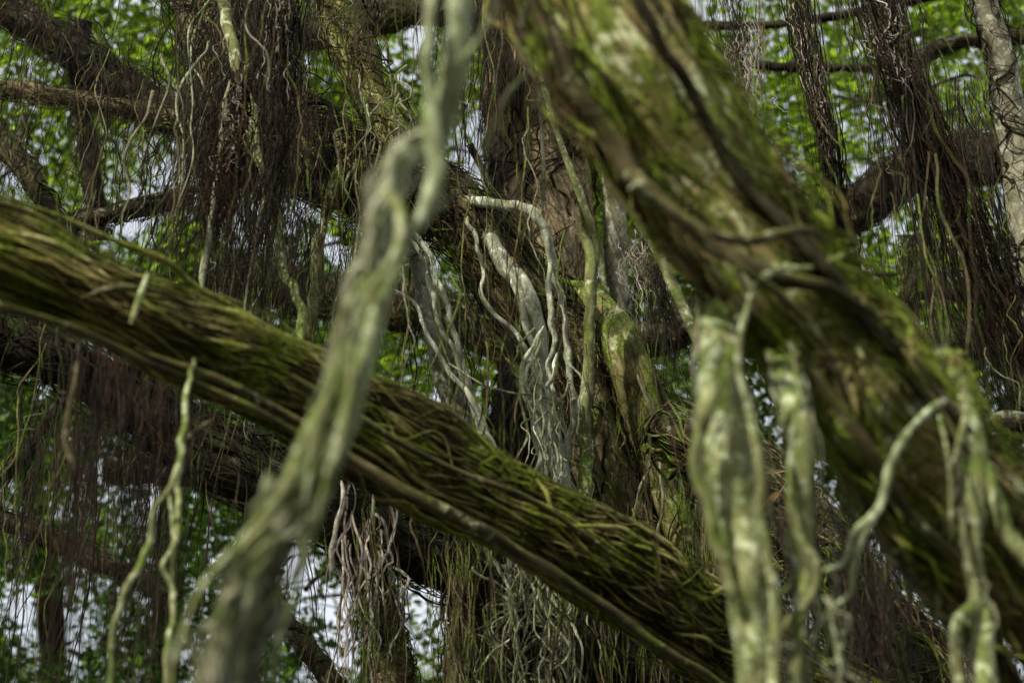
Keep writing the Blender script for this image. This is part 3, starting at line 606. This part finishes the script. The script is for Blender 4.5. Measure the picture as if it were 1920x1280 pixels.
# ------------------------------------------------------------------ distant limbs
FAR = [
    ('tree_limb', [(-120, 150, 30, 9.2), (0, 165, 30, 9.2), (90, 180, 30, 9.1), (180, 192, 32, 9.0), (290, 214, 32, 9.0), (380, 238, 32, 8.9), (470, 262, 34, 8.8)], 'bark_tan', 'level branch with peeled tan bark near the top left', 8, 60),
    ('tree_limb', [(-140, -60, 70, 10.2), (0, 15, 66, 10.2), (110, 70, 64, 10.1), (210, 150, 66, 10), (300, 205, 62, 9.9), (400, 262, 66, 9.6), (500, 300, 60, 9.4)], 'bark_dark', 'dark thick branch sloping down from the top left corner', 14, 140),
    ('tree_limb', [(150, 40, 40, 10.3), (148, 130, 36, 10.3), (155, 220, 34, 10.3), (172, 320, 34, 10.3), (185, 450, 36, 10.3)], 'bark_far', 'upright grey branch behind the peeled tan branch', 4, 30),
    ('tree_limb', [(-60, 130, 30, 9), (0, 240, 30, 9), (50, 320, 32, 8.9), (120, 430, 34, 8.8), (200, 560, 36, 8.8)], 'bark_far', 'slanting mossy branch at the left edge, upper of two', 4, 20),
    ('tree_limb', [(-60, 220, 28, 9.3), (20, 300, 28, 9.2), (90, 400, 30, 9.1), (160, 520, 32, 9)], 'bark_far', 'slanting mossy branch at the left edge, lower of two', 4, 20),
    ('tree_limb', [(110, 425, 30, 8.9), (200, 405, 30, 8.9), (290, 388, 26, 8.9), (360, 375, 20, 9)], 'bark_dark', 'short dark broken branch above the mossy limb at the left', 4, 30),
    ('tree_limb', [(200, 388, 9, 8.9), (330, 360, 10, 8.9), (450, 356, 11, 9), (560, 354, 11, 9)], 'bark_dark', 'thin straight dark branch under the dark limb', 0, 0),
    ('tree_limb', [(-60, 960, 22, 9.2), (20, 880, 22, 9.2), (80, 800, 22, 9.1), (130, 730, 22, 9.1), (175, 660, 22, 9)], 'bark_far', 'slim branch rising steeply at the lower left edge', 2, 10),
    ('tree_limb', [(-60, 950, 30, 9.2), (30, 985, 32, 9.2), (120, 1020, 34, 9.2), (230, 1070, 32, 9.2), (330, 1130, 30, 9.2)], 'bark_far', 'lichen spotted branch low at the left edge', 6, 40),
    ('tree_limb', [(400, 500, 80, 10.8), (520, 535, 86, 10.8), (640, 560, 90, 10.8), (760, 575, 90, 10.8), (850, 590, 86, 10.7), (950, 640, 90, 10.6), (1050, 720, 90, 10.6)], 'bark_far', 'broad brown branch far behind, passing under the middle limb', 14, 140),
    ('tree_limb', [(1200, 640, 60, 10.5), (1250, 620, 70, 10.5), (1300, 600, 70, 10.5), (1400, 560, 70, 10.5)], 'bark_far', 'brown branch glimpsed left of the pale prop root', 6, 60),
    ('tree_limb', [(1180, 55, 16, 12), (1300, 50, 17, 12), (1450, 46, 17, 12), (1600, 24, 17, 12), (1760, -10, 18, 12)], 'bark_dark', 'thin level branch along the top edge at the right', 0, 0),
    ('tree_limb', [(1240, 128, 18, 12.2), (1380, 122, 18, 12.2), (1500, 126, 18, 12.2), (1640, 128, 17, 12.2)], 'bark_dark', 'thin level branch second from the top at the right', 0, 0),
    ('tree_limb', [(1680, 140, 26, 11), (1740, 100, 28, 11), (1810, 78, 30, 11), (1980, 66, 32, 11)], 'bark_far', 'grey branch rising to the right near the top right corner', 3, 20),
    ('tree_limb', [(1490, 480, 64, 10.6), (1560, 420, 70, 10.6), (1620, 385, 76, 10.6), (1680, 335, 76, 10.5), (1760, 305, 74, 10.4), (1900, 300, 76, 10.4), (2060, 320, 80, 10.4)], 'bark_far', 'thick brown branch curving behind the hanging roots at the right', 12, 140),
    ('tree_limb', [(1702, 440, 26, 9.8), (1706, 540, 28, 9.8), (1712, 640, 28, 9.8), (1716, 780, 30, 9.8)], 'bark_far', 'slim upright stem behind the roots right of the thick limb', 4, 30),
    ('tree_limb', [(1845, 795, 28, 7), (1890, 792, 36, 7), (1990, 788, 40, 7)], 'bark_far', 'stout grey branch stub poking in at the right edge', 0, 0),
    ('tree_limb', [(1560, 650, 20, 11), (1700, 560, 20, 11), (1830, 560, 20, 11), (1960, 600, 20, 11)], 'bark_dark', 'dark slender branch below the curving brown branch', 0, 0),
    ('tree_limb', [(1700, 640, 44, 11.5), (1820, 640, 48, 11.5), (1990, 650, 50, 11.5)], 'bark_dark', 'dark level branch near the right edge at mid height', 6, 60),
    ('tree_limb', [(880, 270, 12, 8.6), (905, 320, 13, 8.6), (925, 365, 13, 8.4), (940, 400, 12, 8.2)], 'bark_dark', 'short dark twig slanting across the bright sky gap', 0, 0),
    ('tree_limb', [(830, 1010, 46, 8.2), (868, 1080, 50, 8.2), (872, 1160, 48, 8.2), (858, 1240, 48, 8.2), (850, 1380, 50, 8.2)], 'bark_f', 'upright tan stem at the bottom below the mossy limb', 8, 50),
    ('tree_limb', [(655, 900, 50, 7.6), (650, 980, 60, 7.6), (690, 1080, 60, 7.6), (720, 1180, 70, 7.6), (740, 1320, 80, 7.6)], 'bark_f', 'rough brown stem at the bottom right of the blurred root', 14, 90),
    ('tree_limb', [(470, 1100, 30, 9.5), (540, 1170, 34, 9.5), (610, 1260, 36, 9.5), (680, 1380, 40, 9.5)], 'bark_dark', 'dark branch low behind the blurred root', 4, 30),
    ('tree_limb', [(1000, 640, 70, 9.8), (985, 740, 110, 9.8), (960, 900, 120, 9.8), (950, 1100, 130, 9.8), (960, 1400, 140, 9.8)], 'bark_dark', 'dark rooty stem behind the pale bundle at the centre', 20, 200),
    ('tree_limb', [(560, 70, 60, 11), (680, 40, 60, 11), (800, 20, 60, 11), (930, 60, 60, 11), (1000, 220, 60, 11)], 'bark_far', 'grey brown branch arching behind the top of the blurred root', 6, 60),
    ('tree_limb', [(200, 880, 44, 8.8), (330, 880, 46, 8.8), (470, 905, 50, 8.8), (600, 960, 50, 8.8)], 'bark_dark', 'dark level branch in the shadow below the parallel dark limb', 12, 120),
]
for k, (nm, pts, m, lab, nb, nf) in enumerate(FAR):
    l = Limb(pts, rough=.16, seed=200 + k)
    if nb:
        e = empty(nm, l.c[0], lab, 'tree limb')
        l.build('bark', M[m], e)
        clothe(l, e, M['st_dark'] if k % 3 else M['st_mid'], int(nb * 1.5), nf * 2, rb=(.0025, .005), rf=(.001, .0028), twist=.3, jitter=.6, length=(.1, .5), loose=.5)
    else:
        tag(l.build(nm, M[m]), lab, 'tree limb')

# pale trunk at the right edge, netted with dark roots
l = Limb([(1770, -260, 52, 7.4), (1815, -100, 54, 7.4), (1845, 10, 54, 7.4), (1872, 100, 54, 7.4), (1893, 200, 54, 7.4), (1908, 300, 56, 7.4), (1920, 420, 58, 7.4), (1935, 600, 60, 7.4), (1950, 800, 60, 7.4)], rough=.06, seed=300)
e = empty('slender_tree', l.c[2], 'smooth pale upright trunk netted with dark threads at the top right edge', 'tree trunk')
l.build('trunk', M['bark_pale'], e)
clothe(l, e, M['st_dark'], 50, 110, rb=(.002, .0042), rf=(.001, .002), twist=.7, jitter=.6, cross=True, length=(.06, .22), loose=.3)

# ------------------------------------------------------------------ hanging roots
HANG = []


def hanging(n_, xr, yr, dr, Lr, rr, mat, label, group, indiv, wl=.010, clusters=0, cs=.03, curl=.012, lean=0.0, seed=0, beads=.15):
    """aerial roots hanging free: tops inside a patch of the picture, then straight down under their own weight"""
    rg = np.random.default_rng(seed + 900)
    n = int(n_ * .95); indiv = int(indiv * .68)
    if clusters:
        clusters = max(2, int(clusters * .55)) if clusters > 6 else clusters
        cx = rg.uniform(*xr, clusters); cy = rg.uniform(*yr, clusters); cdp = rg.uniform(*dr, clusters)
        k = rg.integers(0, clusters, n)
        top = W(cx[k], cy[k], cdp[k]) + rg.normal(0, cs, (n, 3))
        cl_w = np.stack([wig(clusters, 60, 5, .014, rg) for _ in range(2)], -1)[k]
        cln = rg.normal(0, .035, (clusters, 2))[k]
    else:
        top = W(rg.uniform(*xr, n), rg.uniform(*yr, n), rg.uniform(*dr, n))
        cl_w = 0; cln = np.zeros((n, 2))
    L = rg.uniform(*Lr, n) * rg.choice([.6, 1, 1, 1.15], n)
    m = 60
    t = np.linspace(0, 1, m)
    P = top[:, None, :] + np.zeros((n, m, 3))
    P[:, :, 2] -= L[:, None] * t
    sway = rg.normal(0, .028, (n, 2)) + np.array([lean, 0]) + cln
    for a in (0, 1):
        P[:, :, a] += L[:, None] * t * sway[:, a:a + 1] + wig(n, m, 5, wl * 1.3, rg) + wig(n, m, 14, curl * .22, rg) + wig(n, m, 30, curl * .10, rg)
    if clusters:
        P[:, :, :2] += cl_w
        conv = 1 - .5 * np.sin(t * math.pi)[None, :, None]
        mid = W(cx[k], cy[k], cdp[k])
    r = rg.uniform(*rr, n) * rg.choice([.45, .55, .65, .8, 1.2], n)
    R = r[:, None] * (1 - .7 * t ** 2)[None] * (1 + beads * wig(n, m, 26, 1, rg))
    R = np.maximum(R, .0005)
    rnd = rg.random(n)
    order = np.argsort(-r * L)
    ind, rest = order[:indiv], order[indiv:]
    for i in ind:
        V, F, Aa = strands_mesh(P[i:i + 1], R[i:i + 1], rnd[i:i + 1], 6)
        tag(mesh_object('hanging_root', V, F, M[mat], None, Aa, origin=P[i, 0]), label, 'hanging root', group)
    if len(rest):
        V, F, Aa = strands_mesh(P[rest], R[rest], rnd[rest], 4)
        HANG.append(('fine_hanging_roots', V, F, M[mat], Aa, label.replace('root hanging', 'fine roots hanging'), P[rest[0], 0]))


# (n, x range, y range of the tops, depth, length, radius, material, label, group, individuals)
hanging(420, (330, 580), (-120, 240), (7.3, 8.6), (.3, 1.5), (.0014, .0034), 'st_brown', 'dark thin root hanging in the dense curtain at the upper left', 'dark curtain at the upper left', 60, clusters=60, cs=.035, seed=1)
hanging(240, (360, 470), (150, 330), (7.2, 7.8), (.3, .9), (.0014, .003), 'st_brown', 'brown thin root hanging in the tuft beside the white straight root', 'brown tuft by the white root', 20, clusters=20, cs=.03, seed=2)
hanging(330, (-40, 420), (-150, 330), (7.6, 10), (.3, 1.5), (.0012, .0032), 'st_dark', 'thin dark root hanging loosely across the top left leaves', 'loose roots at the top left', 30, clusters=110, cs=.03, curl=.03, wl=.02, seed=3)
hanging(150, (430, 720), (200, 400), (7.7, 8.2), (.25, 1.3), (.0013, .003), 'st_mid', 'brown root hanging under the dark limb left of the blurred root', 'roots under the dark limb', 20, clusters=46, cs=.025, seed=4)
hanging(230, (430, 660), (380, 470), (8.3, 9.4), (.4, 1.0), (.0012, .003), 'st_brown', 'thin root hanging before the sky gap above the mossy limb', 'roots before the left sky gap', 14, clusters=50, cs=.03, seed=5)
hanging(110, (120, 380), (560, 820), (5.4, 6.6), (.3, 1.25), (.0011, .0024), 'st_brown', 'dark thin root hanging in the blurred curtain under the mossy limb', 'dark curtain under the mossy limb', 16, clusters=24, cs=.035, wl=.006, seed=36)
hanging(100, (150, 340), (600, 740), (5.4, 6.6), (.35, 1.25), (.0011, .0024), 'st_red', 'russet thin root hanging in the blurred curtain under the mossy limb', 'russet curtain under the mossy limb', 34, clusters=30, cs=.025, wl=.006, seed=6)
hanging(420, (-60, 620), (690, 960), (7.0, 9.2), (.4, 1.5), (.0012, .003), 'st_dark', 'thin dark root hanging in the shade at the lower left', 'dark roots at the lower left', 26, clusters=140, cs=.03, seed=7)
hanging(180, (460, 900), (-150, 20), (7.6, 9.5), (.4, 1.2), (.0013, .0034), 'st_brown', 'brown root hanging from the top edge beside the blurred root', 'roots at the top centre', 14, clusters=30, cs=.025, seed=8)
hanging(120, (1640, 1700), (-120, 260), (7.6, 8.4), (.6, 2.2), (.0014, .0034), 'st_brown', 'brown root hanging beside the long tan root at the right', 'roots by the long tan root', 20, clusters=16, cs=.04, seed=11)
hanging(420, (1640, 1990), (80, 560), (7.8, 9.8), (.5, 1.7), (.0013, .0036), 'st_brown', 'dark brown root hanging in the shade at the right edge', 'dark roots at the right edge', 28, clusters=90, cs=.035, seed=13)
hanging(130, (1330, 1640), (-120, 120), (8.5, 10.5), (.3, 1.6), (.0013, .003), 'st_dark', 'thin root hanging before the bright leaves at the top right', 'roots before the top right leaves', 10, clusters=26, cs=.025, seed=14)
hanging(40, (1380, 1420), (40, 80), (9.2, 9.6), (.3, .9), (.0016, .003), 'st_pale', 'pale thin root hanging above the thick limb at the right', 'pale roots above the thick limb', 6, clusters=3, cs=.03, curl=.03, seed=15)
hanging(120, (1170, 1250), (420, 520), (8.6, 9.4), (.3, .9), (.0015, .0034), 'st_brown', 'brown root hanging between the netted trunk and the prop root', 'roots left of the prop root', 12, clusters=9, cs=.02, seed=16)
hanging(30, (1185, 1215), (430, 480), (8.3, 8.5), (.15, .4), (.0018, .0034), 'st_pale', 'pinkish root hanging in the small gap left of the prop root', 'pinkish roots left of the prop root', 6, clusters=2, cs=.02, curl=.03, seed=17)
hanging(330, (640, 1420), (880, 1080), (7.0, 8.0), (.4, 1.4), (.0014, .0034), 'st_mid', 'brown root hanging in the shade below the mossy limb', 'brown roots below the mossy limb', 24, clusters=60, cs=.035, seed=18)
hanging(320, (1380, 1900), (820, 1120), (5.2, 7.0), (.3, 1.1), (.0013, .0032), 'st_brown', 'brown root hanging below the thick limb at the lower right', 'brown roots at the lower right', 18, clusters=60, cs=.03, seed=19)
hanging(70, (930, 1010), (620, 720), (8.8, 9.5), (.3, .8), (.0015, .003), 'st_brown', 'brown root hanging behind the pale bundle', 'brown roots behind the pale bundle', 8, clusters=10, cs=.03, seed=20)
hanging(120, (760, 900), (460, 640), (8.2, 9.4), (.3, .9), (.0013, .0028), 'st_dark', 'thin root hanging behind the pair of wavy roots', 'roots behind the wavy pair', 6, clusters=24, cs=.025, seed=21)
hanging(110, (840, 1000), (-60, 200), (8.2, 9.1), (.3, 1.2), (.0014, .003), 'st_brown', 'brown root hanging in front of the left side of the netted trunk', 'roots by the netted trunk', 6, clusters=14, cs=.03, seed=22)
hanging(330, (-80, 1000), (-250, 900), (6.4, 8.0), (.3, 1.3), (.0012, .0030), 'st_mid', 'thin olive root hanging alone across the left half', 'scattered olive roots at the left', 8, wl=.02, curl=.016, seed=41)
hanging(240, (900, 2000), (-250, 1000), (5.6, 8.0), (.3, 1.2), (.0011, .0028), 'st_mid', 'thin olive root hanging alone across the right half', 'scattered olive roots at the right', 8, wl=.02, curl=.016, seed=42)
hanging(60, (-80, 1950), (-200, 900), (6.6, 8.2), (.2, .9), (.0012, .0028), 'st_grey', 'thin pale root hanging alone across the picture', 'scattered pale roots', 8, wl=.02, curl=.02, seed=43)
for nm, V, F, m, Aa, lab, og in HANG:
    tag(mesh_object(nm, V, F, m, None, Aa, origin=og), lab, 'fine roots', kind='stuff')


# ------------------------------------------------------------------ tangles of curly pale roots at the bottom
def tangle(n, xr, yr, dr, width, mat, label, group, seed, curl=.05, Lr=(.3, .8)):
    rg = np.random.default_rng(seed)
    for i in range(n):
        m = 90
        top = W(np.array(rg.uniform(*xr)), np.array(rg.uniform(*yr)), np.array(rg.uniform(*dr)))
        L = rg.uniform(*Lr)
        t = np.linspace(0, 1, m)
        P = top + np.zeros((m, 3)); P[:, 2] -= L * t
        for a_ in range(3):
            P[:, a_] += wig(1, m, 5, curl * (1 if a_ < 2 else .5), rg)[0] + wig(1, m, 14, curl * .10, rg)[0]
        r = rg.uniform(*width) * np.ones(m) * (1 - .7 * t ** 1.5) * (1 + .12 * wig(1, m, 20, 1, rg)[0])
        V, F, Aa = strands_mesh(P[None], r[None], np.array([rg.random()]), 8)
        tag(mesh_object('curly_root', V, F, M[mat], None, Aa, origin=P[0]), label, 'aerial root', group)


tangle(60, (915, 1085), (1010, 1140), (7.2, 7.7), (.0028, .0068), 'st_grey', 'curly grey green root in the tangle hanging below the mossy limb', 'curly tangle at the bottom centre', 71)
tangle(26, (640, 745), (900, 1080), (7.1, 7.5), (.003, .0068), 'st_pale', 'bent pinkish brown root in the clump below the mossy limb', 'bent roots right of the blurred root', 72, curl=.024)
tangle(16, (985, 1050), (600, 760), (7.45, 7.65), (.004, .007), 'st_grey', 'thin pale root twisting in the sharp bundle at the centre', 'twisting roots in the central bundle', 73, curl=.022, Lr=(.25, .5))
tangle(6, (1440, 1580), (1020, 1120), (4.1, 4.3), (.003, .006), 'st_grey', 'blurred curly root at the foot of the second prop root', 'curly roots at the second prop root', 74, curl=.03, Lr=(.2, .4))
tangle(16, (640, 780), (120, 300), (7.8, 8.0), (.003, .006), 'st_grey', 'thin grey root hanging over the joint of the slim limb', 'grey roots on the slim limb joint', 75, curl=.025, Lr=(.25, .55))
tangle(9, (250, 560), (-40, 260), (7.2, 8.2), (.0035, .007), 'st_grey', 'thicker grey root wandering down through the top left curtain', 'grey roots in the top left curtain', 76, curl=.03, Lr=(.7, 1.5))


# ------------------------------------------------------------------ leaves
def leaves_mesh(C, size, rng, flat=.5, tone=None):
    n = len(C)
    d = rng.normal(0, 1, (n, 3)); d[:, 2] = d[:, 2] * .5 - .25
    d /= np.linalg.norm(d, axis=1, keepdims=True)
    nn = rng.normal(0, flat, (n, 3)); nn[:, 2] += 1
    s = np.cross(d, nn); s /= np.linalg.norm(s, axis=1, keepdims=True)
    u = np.cross(s, d)
    L = size * rng.choice([.6, .8, 1, 1.35], n)[:, None] * rng.uniform(.85, 1.15, n)[:, None]
    w = L * .27
    base = C
    v = np.stack([base, base + d * L * .3 - s * w * .85 + u * w * .3, base + d * L * .68 - s * w * .8 + u * w * .25, base + d * L,
                  base + d * L * .68 + s * w * .8 + u * w * .25, base + d * L * .3 + s * w * .85 + u * w * .3], 1)
    i = np.arange(n)[:, None] * 6
    F = np.concatenate([i + np.array([0, 3, 2, 1]), i + np.array([0, 5, 4, 3])], 0)
    return v.reshape(-1, 3), F, {'rnd': ('FLOAT', np.repeat(rng.random(n) if tone is None else np.clip(.5 * rng.random(n) + .62 * tone - .06, 0, 1), 6))}


GAPS = [(890, 325, 46), (475, 455, 50), (250, 420, 40), (560, 390, 30), (625, 470, 30), (940, 830, 30), (790, 60, 30), (1690, 260, 26), (1620, 330, 26), (1290, 20, 40), (100, 1180, 46),
        (300, 930, 28), (620, 1130, 36), (320, 320, 30), (20, 330, 24), (1880, 1250, 30), (1700, 1160, 26), (820, 1110, 34), (980, 740, 26), (820, 740, 26), (640, 1240, 32), (560, 1060, 40), (1690, 440, 24), (40, 1130, 36), (860, 560, 20), (1900, 1120, 20), (700, 110, 34), (1450, 330, 26), (1490, 690, 16)]


def crown_points(n_cl, per, xr, yr, dr, rng, rad=.29, keep_gaps=True):
    px = rng.uniform(*xr, n_cl); py = rng.uniform(*yr, n_cl); d = rng.uniform(dr[0] ** .5, dr[1] ** .5, n_cl) ** 2
    if keep_gaps:
        ok = np.ones(n_cl, bool)
        for gx, gy, gr in GAPS:
            ok &= (px - gx) ** 2 + (py - gy) ** 2 > (gr * 1.7) ** 2
        px, py, d = px[ok], py[ok], d[ok]
    c = W(px, py, d)
    k = np.repeat(np.arange(len(c)), per)
    off = rng.normal(0, 1, (len(k), 3)); off *= (rng.uniform(.2, 1, (len(k), 1)) ** .5) * rad * np.array([1, 1, .45])
    P = c[k] + off
    if keep_gaps:
        rel = P - CAM
        dd = rel @ FWD; qx = 960 + rel @ RGT / dd * FPX; qy = 640 - rel @ UPV / dd * FPX
        ok = np.ones(len(P), bool)
        for gx, gy, gr in GAPS:
            ok &= (qx - gx) ** 2 + (qy - gy) ** 2 > (gr * rng.uniform(.5, 1.15, len(P))) ** 2
        P = P[ok]; k = k[ok]
    return P, c, rng.random(len(c))[k]


SECT = [
    ('background_tree', 'leafy tree far behind the top left branches', (-450, 700), (-350, 520), 'leaf_a', 330, [(300, 1500, 60, 19), (340, 700, 52, 19), (420, 250, 44, 19), (520, -300, 30, 19)]),
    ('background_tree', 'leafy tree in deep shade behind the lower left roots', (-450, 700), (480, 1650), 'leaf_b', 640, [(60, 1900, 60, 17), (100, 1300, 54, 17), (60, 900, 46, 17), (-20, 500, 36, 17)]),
    ('background_tree', 'leafy tree seen through gaps behind the middle limb', (620, 1330), (-350, 1650), 'leaf_a', 560, [(1000, 1900, 60, 21), (980, 1200, 54, 21), (1010, 700, 46, 21), (1080, 100, 36, 21)]),
    ('background_tree', 'sunlit leafy tree behind the hanging roots at the top right', (1250, 2370), (-350, 620), 'leaf_a', 330, [(1560, 1500, 60, 19), (1600, 900, 52, 19), (1540, 420, 40, 19), (1480, -100, 28, 19)]),
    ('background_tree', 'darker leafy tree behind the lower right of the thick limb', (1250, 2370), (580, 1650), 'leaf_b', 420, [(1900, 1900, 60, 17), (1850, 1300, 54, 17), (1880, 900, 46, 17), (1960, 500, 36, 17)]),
]
for k, (nm, lab, xr, yr, mt, ncl, tr) in enumerate(SECT):
    rg = np.random.default_rng(500 + k)
    l = Limb(tr, rough=.1, seed=400 + k)
    e = empty(nm, l.c[0], lab, 'tree')
    l.build('trunk', M['bark_dark'], e)
    P, c, tone = crown_points(int(ncl * 1.5), 112, xr, yr, (13, 24), rg)
    V, F, Aa = leaves_mesh(P, .080, rg, tone=np.clip(tone * 1.5 - .4, 0, 1.1))  # clump tone puts shaded and glinting clumps into the leaf colour
    mesh_object('crown', V, F, M[mt], e, Aa, smooth=False)
    # twigs carrying the clumps
    n = min(90, len(c)); q = c[rg.choice(len(c), n, replace=False)]
    tt = np.linspace(0, 1, 24)[None, :, None]
    st = q + rg.normal(0, 1, (n, 3)) * np.array([1.0, .6, .7]); en = q
    TP = st[:, None] * (1 - tt) + en[:, None] * tt + np.stack([wig(n, 24, 6, .05, rg) for _ in range(3)], -1)
    TR = (rg.uniform(.006, .02, n)[:, None]) * (1 - .75 * tt[:, :, 0])
    V, F, Aa = strands_mesh(TP, TR, rg.random(n), 5)
    tag(mesh_object('twigs', V, F, M['st_dark'], e, Aa), kind='stuff')

# unseen leaf clumps added overhead and behind the camera to dapple and dim light
rg = np.random.default_rng(77)
n_cl = 300
C = np.column_stack([rg.uniform(-9, 9, n_cl), rg.uniform(-9, 17, n_cl), np.zeros(n_cl)])
C[:, 2] = np.maximum(8.0, 1.6 + np.maximum(C[:, 1], 0) * 1.35 + 1.6) + rg.uniform(0, 3.0, n_cl)
P = C[np.repeat(np.arange(n_cl), 20)]
P = P + rg.normal(0, 1, P.shape) * np.array([.42, .42, .2])
V, F, Aa = leaves_mesh(P, .16, rg)
n2 = 330
az = rg.uniform(math.radians(62), math.radians(298), n2); el = np.arcsin(rg.uniform(-.15, .5, n2)); rr = rg.uniform(12, 18, n2)
C = np.column_stack([np.sin(az) * np.cos(el) * rr, np.cos(az) * np.cos(el) * rr + 2, 2.5 + np.sin(el) * rr * .8])
P2 = C[np.repeat(np.arange(n2), 20)]
P2 = P2 + rg.normal(0, 1, P2.shape) * np.array([.7, .7, .4])
V, F, Aa = leaves_mesh(np.vstack([P, P2]), .17, rg)
tag(mesh_object('added_shade_leaves', V, F, M['leaf_b'], None, Aa, smooth=False, origin=(0, 3, 9)), 'added leaf clumps overhead and behind the camera, out of view, shaping the light', 'leaves', kind='stuff')

# a few dead leaves caught in the roots
for k, (px, py, d, lab) in enumerate([(1441, 938, 4.6, 'small orange dead leaf caught behind the pale prop roots'), (968, 492, 7.7, 'small brown dead leaf stuck on the middle limb beside the pale root')]):
    C = W(np.array([px]), np.array([py]), np.array([d]))
    V, F, Aa = leaves_mesh(C, .045, np.random.default_rng(k + 3), flat=1.5)
    tag(mesh_object('dead_leaf', V, F, M['leaf_c'], None, Aa, smooth=False), lab, 'leaf')

# ------------------------------------------------------------------ moss tufts growing on the limbs
M['moss'] = leaf_mat('moss_tuft', (.05, .075, .01), (.20, .24, .03), .35, (.35, .45, .04))


def moss(limb, parent, n, thr, seed, size=.013):
    rg = np.random.default_rng(seed)
    th = rg.uniform(0, 2 * math.pi, n); s_ = rg.uniform(0, limb.L, n)
    P, D = limb.at(th, s_, .003)
    v = np.array([mnoise.noise(Vector(p * 5.0)) + .5 * mnoise.noise(Vector(p * 13.0)) for p in P]) + .25 * D[:, 2]
    ok = v > thr
    P, D = P[ok] + D[ok] * rg.uniform(0, limb.rm * .10, (ok.sum(), 1)), D[ok]
    m = len(P)
    d = D * .6 + rg.normal(0, .7, (m, 3)); d /= np.linalg.norm(d, axis=1, keepdims=True)
    q = np.cross(d, rg.normal(0, 1, (m, 3))); q /= np.linalg.norm(q, axis=1, keepdims=True)
    L = size * rg.uniform(.5, 1.5, (m, 1)); w_ = .0013
    V = np.stack([P - q * w_, P + q * w_, P + d * L + q * w_ * .4, P + d * L - q * w_ * .4], 1).reshape(-1, 3)
    F = np.arange(m)[:, None] * 4 + np.arange(4)
    tag(mesh_object('moss', V, F, M['moss'], parent, {'rnd': ('FLOAT', np.repeat(rg.random(m), 4))}, smooth=False), kind='stuff')


moss(A, a, 60000, .16, 1, .010)
moss(B, b_, 42000, .18, 2, .010)
moss(F_, f_, 34000, .2, 3, .010)
moss(G, g_, 9000, .1, 4, .010)

# ------------------------------------------------------------------ ground
g = NT('forest_soil')
pos = g.n('ShaderNodeTexCoord').outputs['Object']
col = g.mix(g.ramp(g.noise(pos, 3, 6), .4, .6), (.035, .028, .016), (.06, .07, .025))
p = g.n('ShaderNodeBsdfPrincipled', {'Base Color': col, 'Roughness': .95})
g.t.links.new(p.outputs[0], g.out.inputs[0])
xs = np.linspace(-400, 400, 60)
X, Y = np.meshgrid(xs, xs)
V = np.column_stack([X.ravel(), Y.ravel(), (np.sin(X * .05) * np.cos(Y * .04) * .8 * np.minimum(1, np.hypot(X, Y) / 40)).ravel() - .05])
idx = np.arange(3600).reshape(60, 60)
F = np.stack([idx[:-1, :-1], idx[:-1, 1:], idx[1:, 1:], idx[1:, :-1]], -1).reshape(-1, 4)
tag(mesh_object('ground', V, F, g.m, origin=(0, 0, 0)), 'dark forest soil under the trees', 'ground', kind='structure')

# ------------------------------------------------------------------ light
SUN_EL, SUN_AZ = math.radians(22), math.radians(-148)       # azimuth from +Y, clockwise positive to +X
w = bpy.data.worlds.new('World'); sc.world = w; w.use_nodes = True
nt = w.node_tree
bg = nt.nodes['Background']
sky = nt.nodes.new('ShaderNodeTexSky'); sky.sky_type = 'NISHITA'; sky.sun_disc = False
sky.sun_elevation = SUN_EL; sky.sun_rotation = SUN_AZ
sky.air_density = 1.6; sky.dust_density = 4.0; sky.ozone_density = 1.5
tc = nt.nodes.new('ShaderNodeTexCoord')
cn = nt.nodes.new('ShaderNodeTexNoise'); cn.inputs['Scale'].default_value = 5.0; cn.inputs['Detail'].default_value = 5
nt.links.new(tc.outputs['Generated'], cn.inputs['Vector'])
mr = nt.nodes.new('ShaderNodeMapRange'); mr.inputs[1].default_value = .34; mr.inputs[2].default_value = .62; mr.inputs[3].default_value = .55; mr.inputs[4].default_value = .95
nt.links.new(cn.outputs[0], mr.inputs[0])
mxw = nt.nodes.new('ShaderNodeMix'); mxw.data_type = 'RGBA'
nt.links.new(mr.outputs[0], mxw.inputs[0]); nt.links.new(sky.outputs[0], mxw.inputs[6]); mxw.inputs[7].default_value = (11.5, 12.2, 13.2, 1)
nt.links.new(mxw.outputs[2], bg.inputs[0]); bg.inputs[1].default_value = .088
sd = bpy.data.lights.new('sun', 'SUN'); so = bpy.data.objects.new('sun', sd); COL.objects.link(so)
sd.energy = 5.0; sd.angle = math.radians(.6); sd.color = (1, .96, .80)
dirv = Vector((math.sin(SUN_AZ) * math.cos(SUN_EL), math.cos(SUN_AZ) * math.cos(SUN_EL), math.sin(SUN_EL)))
so.rotation_euler = dirv.to_track_quat('Z', 'Y').to_euler()
so.location = dirv * 30

sc.render.engine = 'CYCLES'
sc.cycles.use_denoising = True
sc.cycles.max_bounces = 6
sc.cycles.transmission_bounces = 4
sc.view_settings.view_transform = 'Standard'
sc.view_settings.look = 'None'
sc.view_settings.exposure = 0
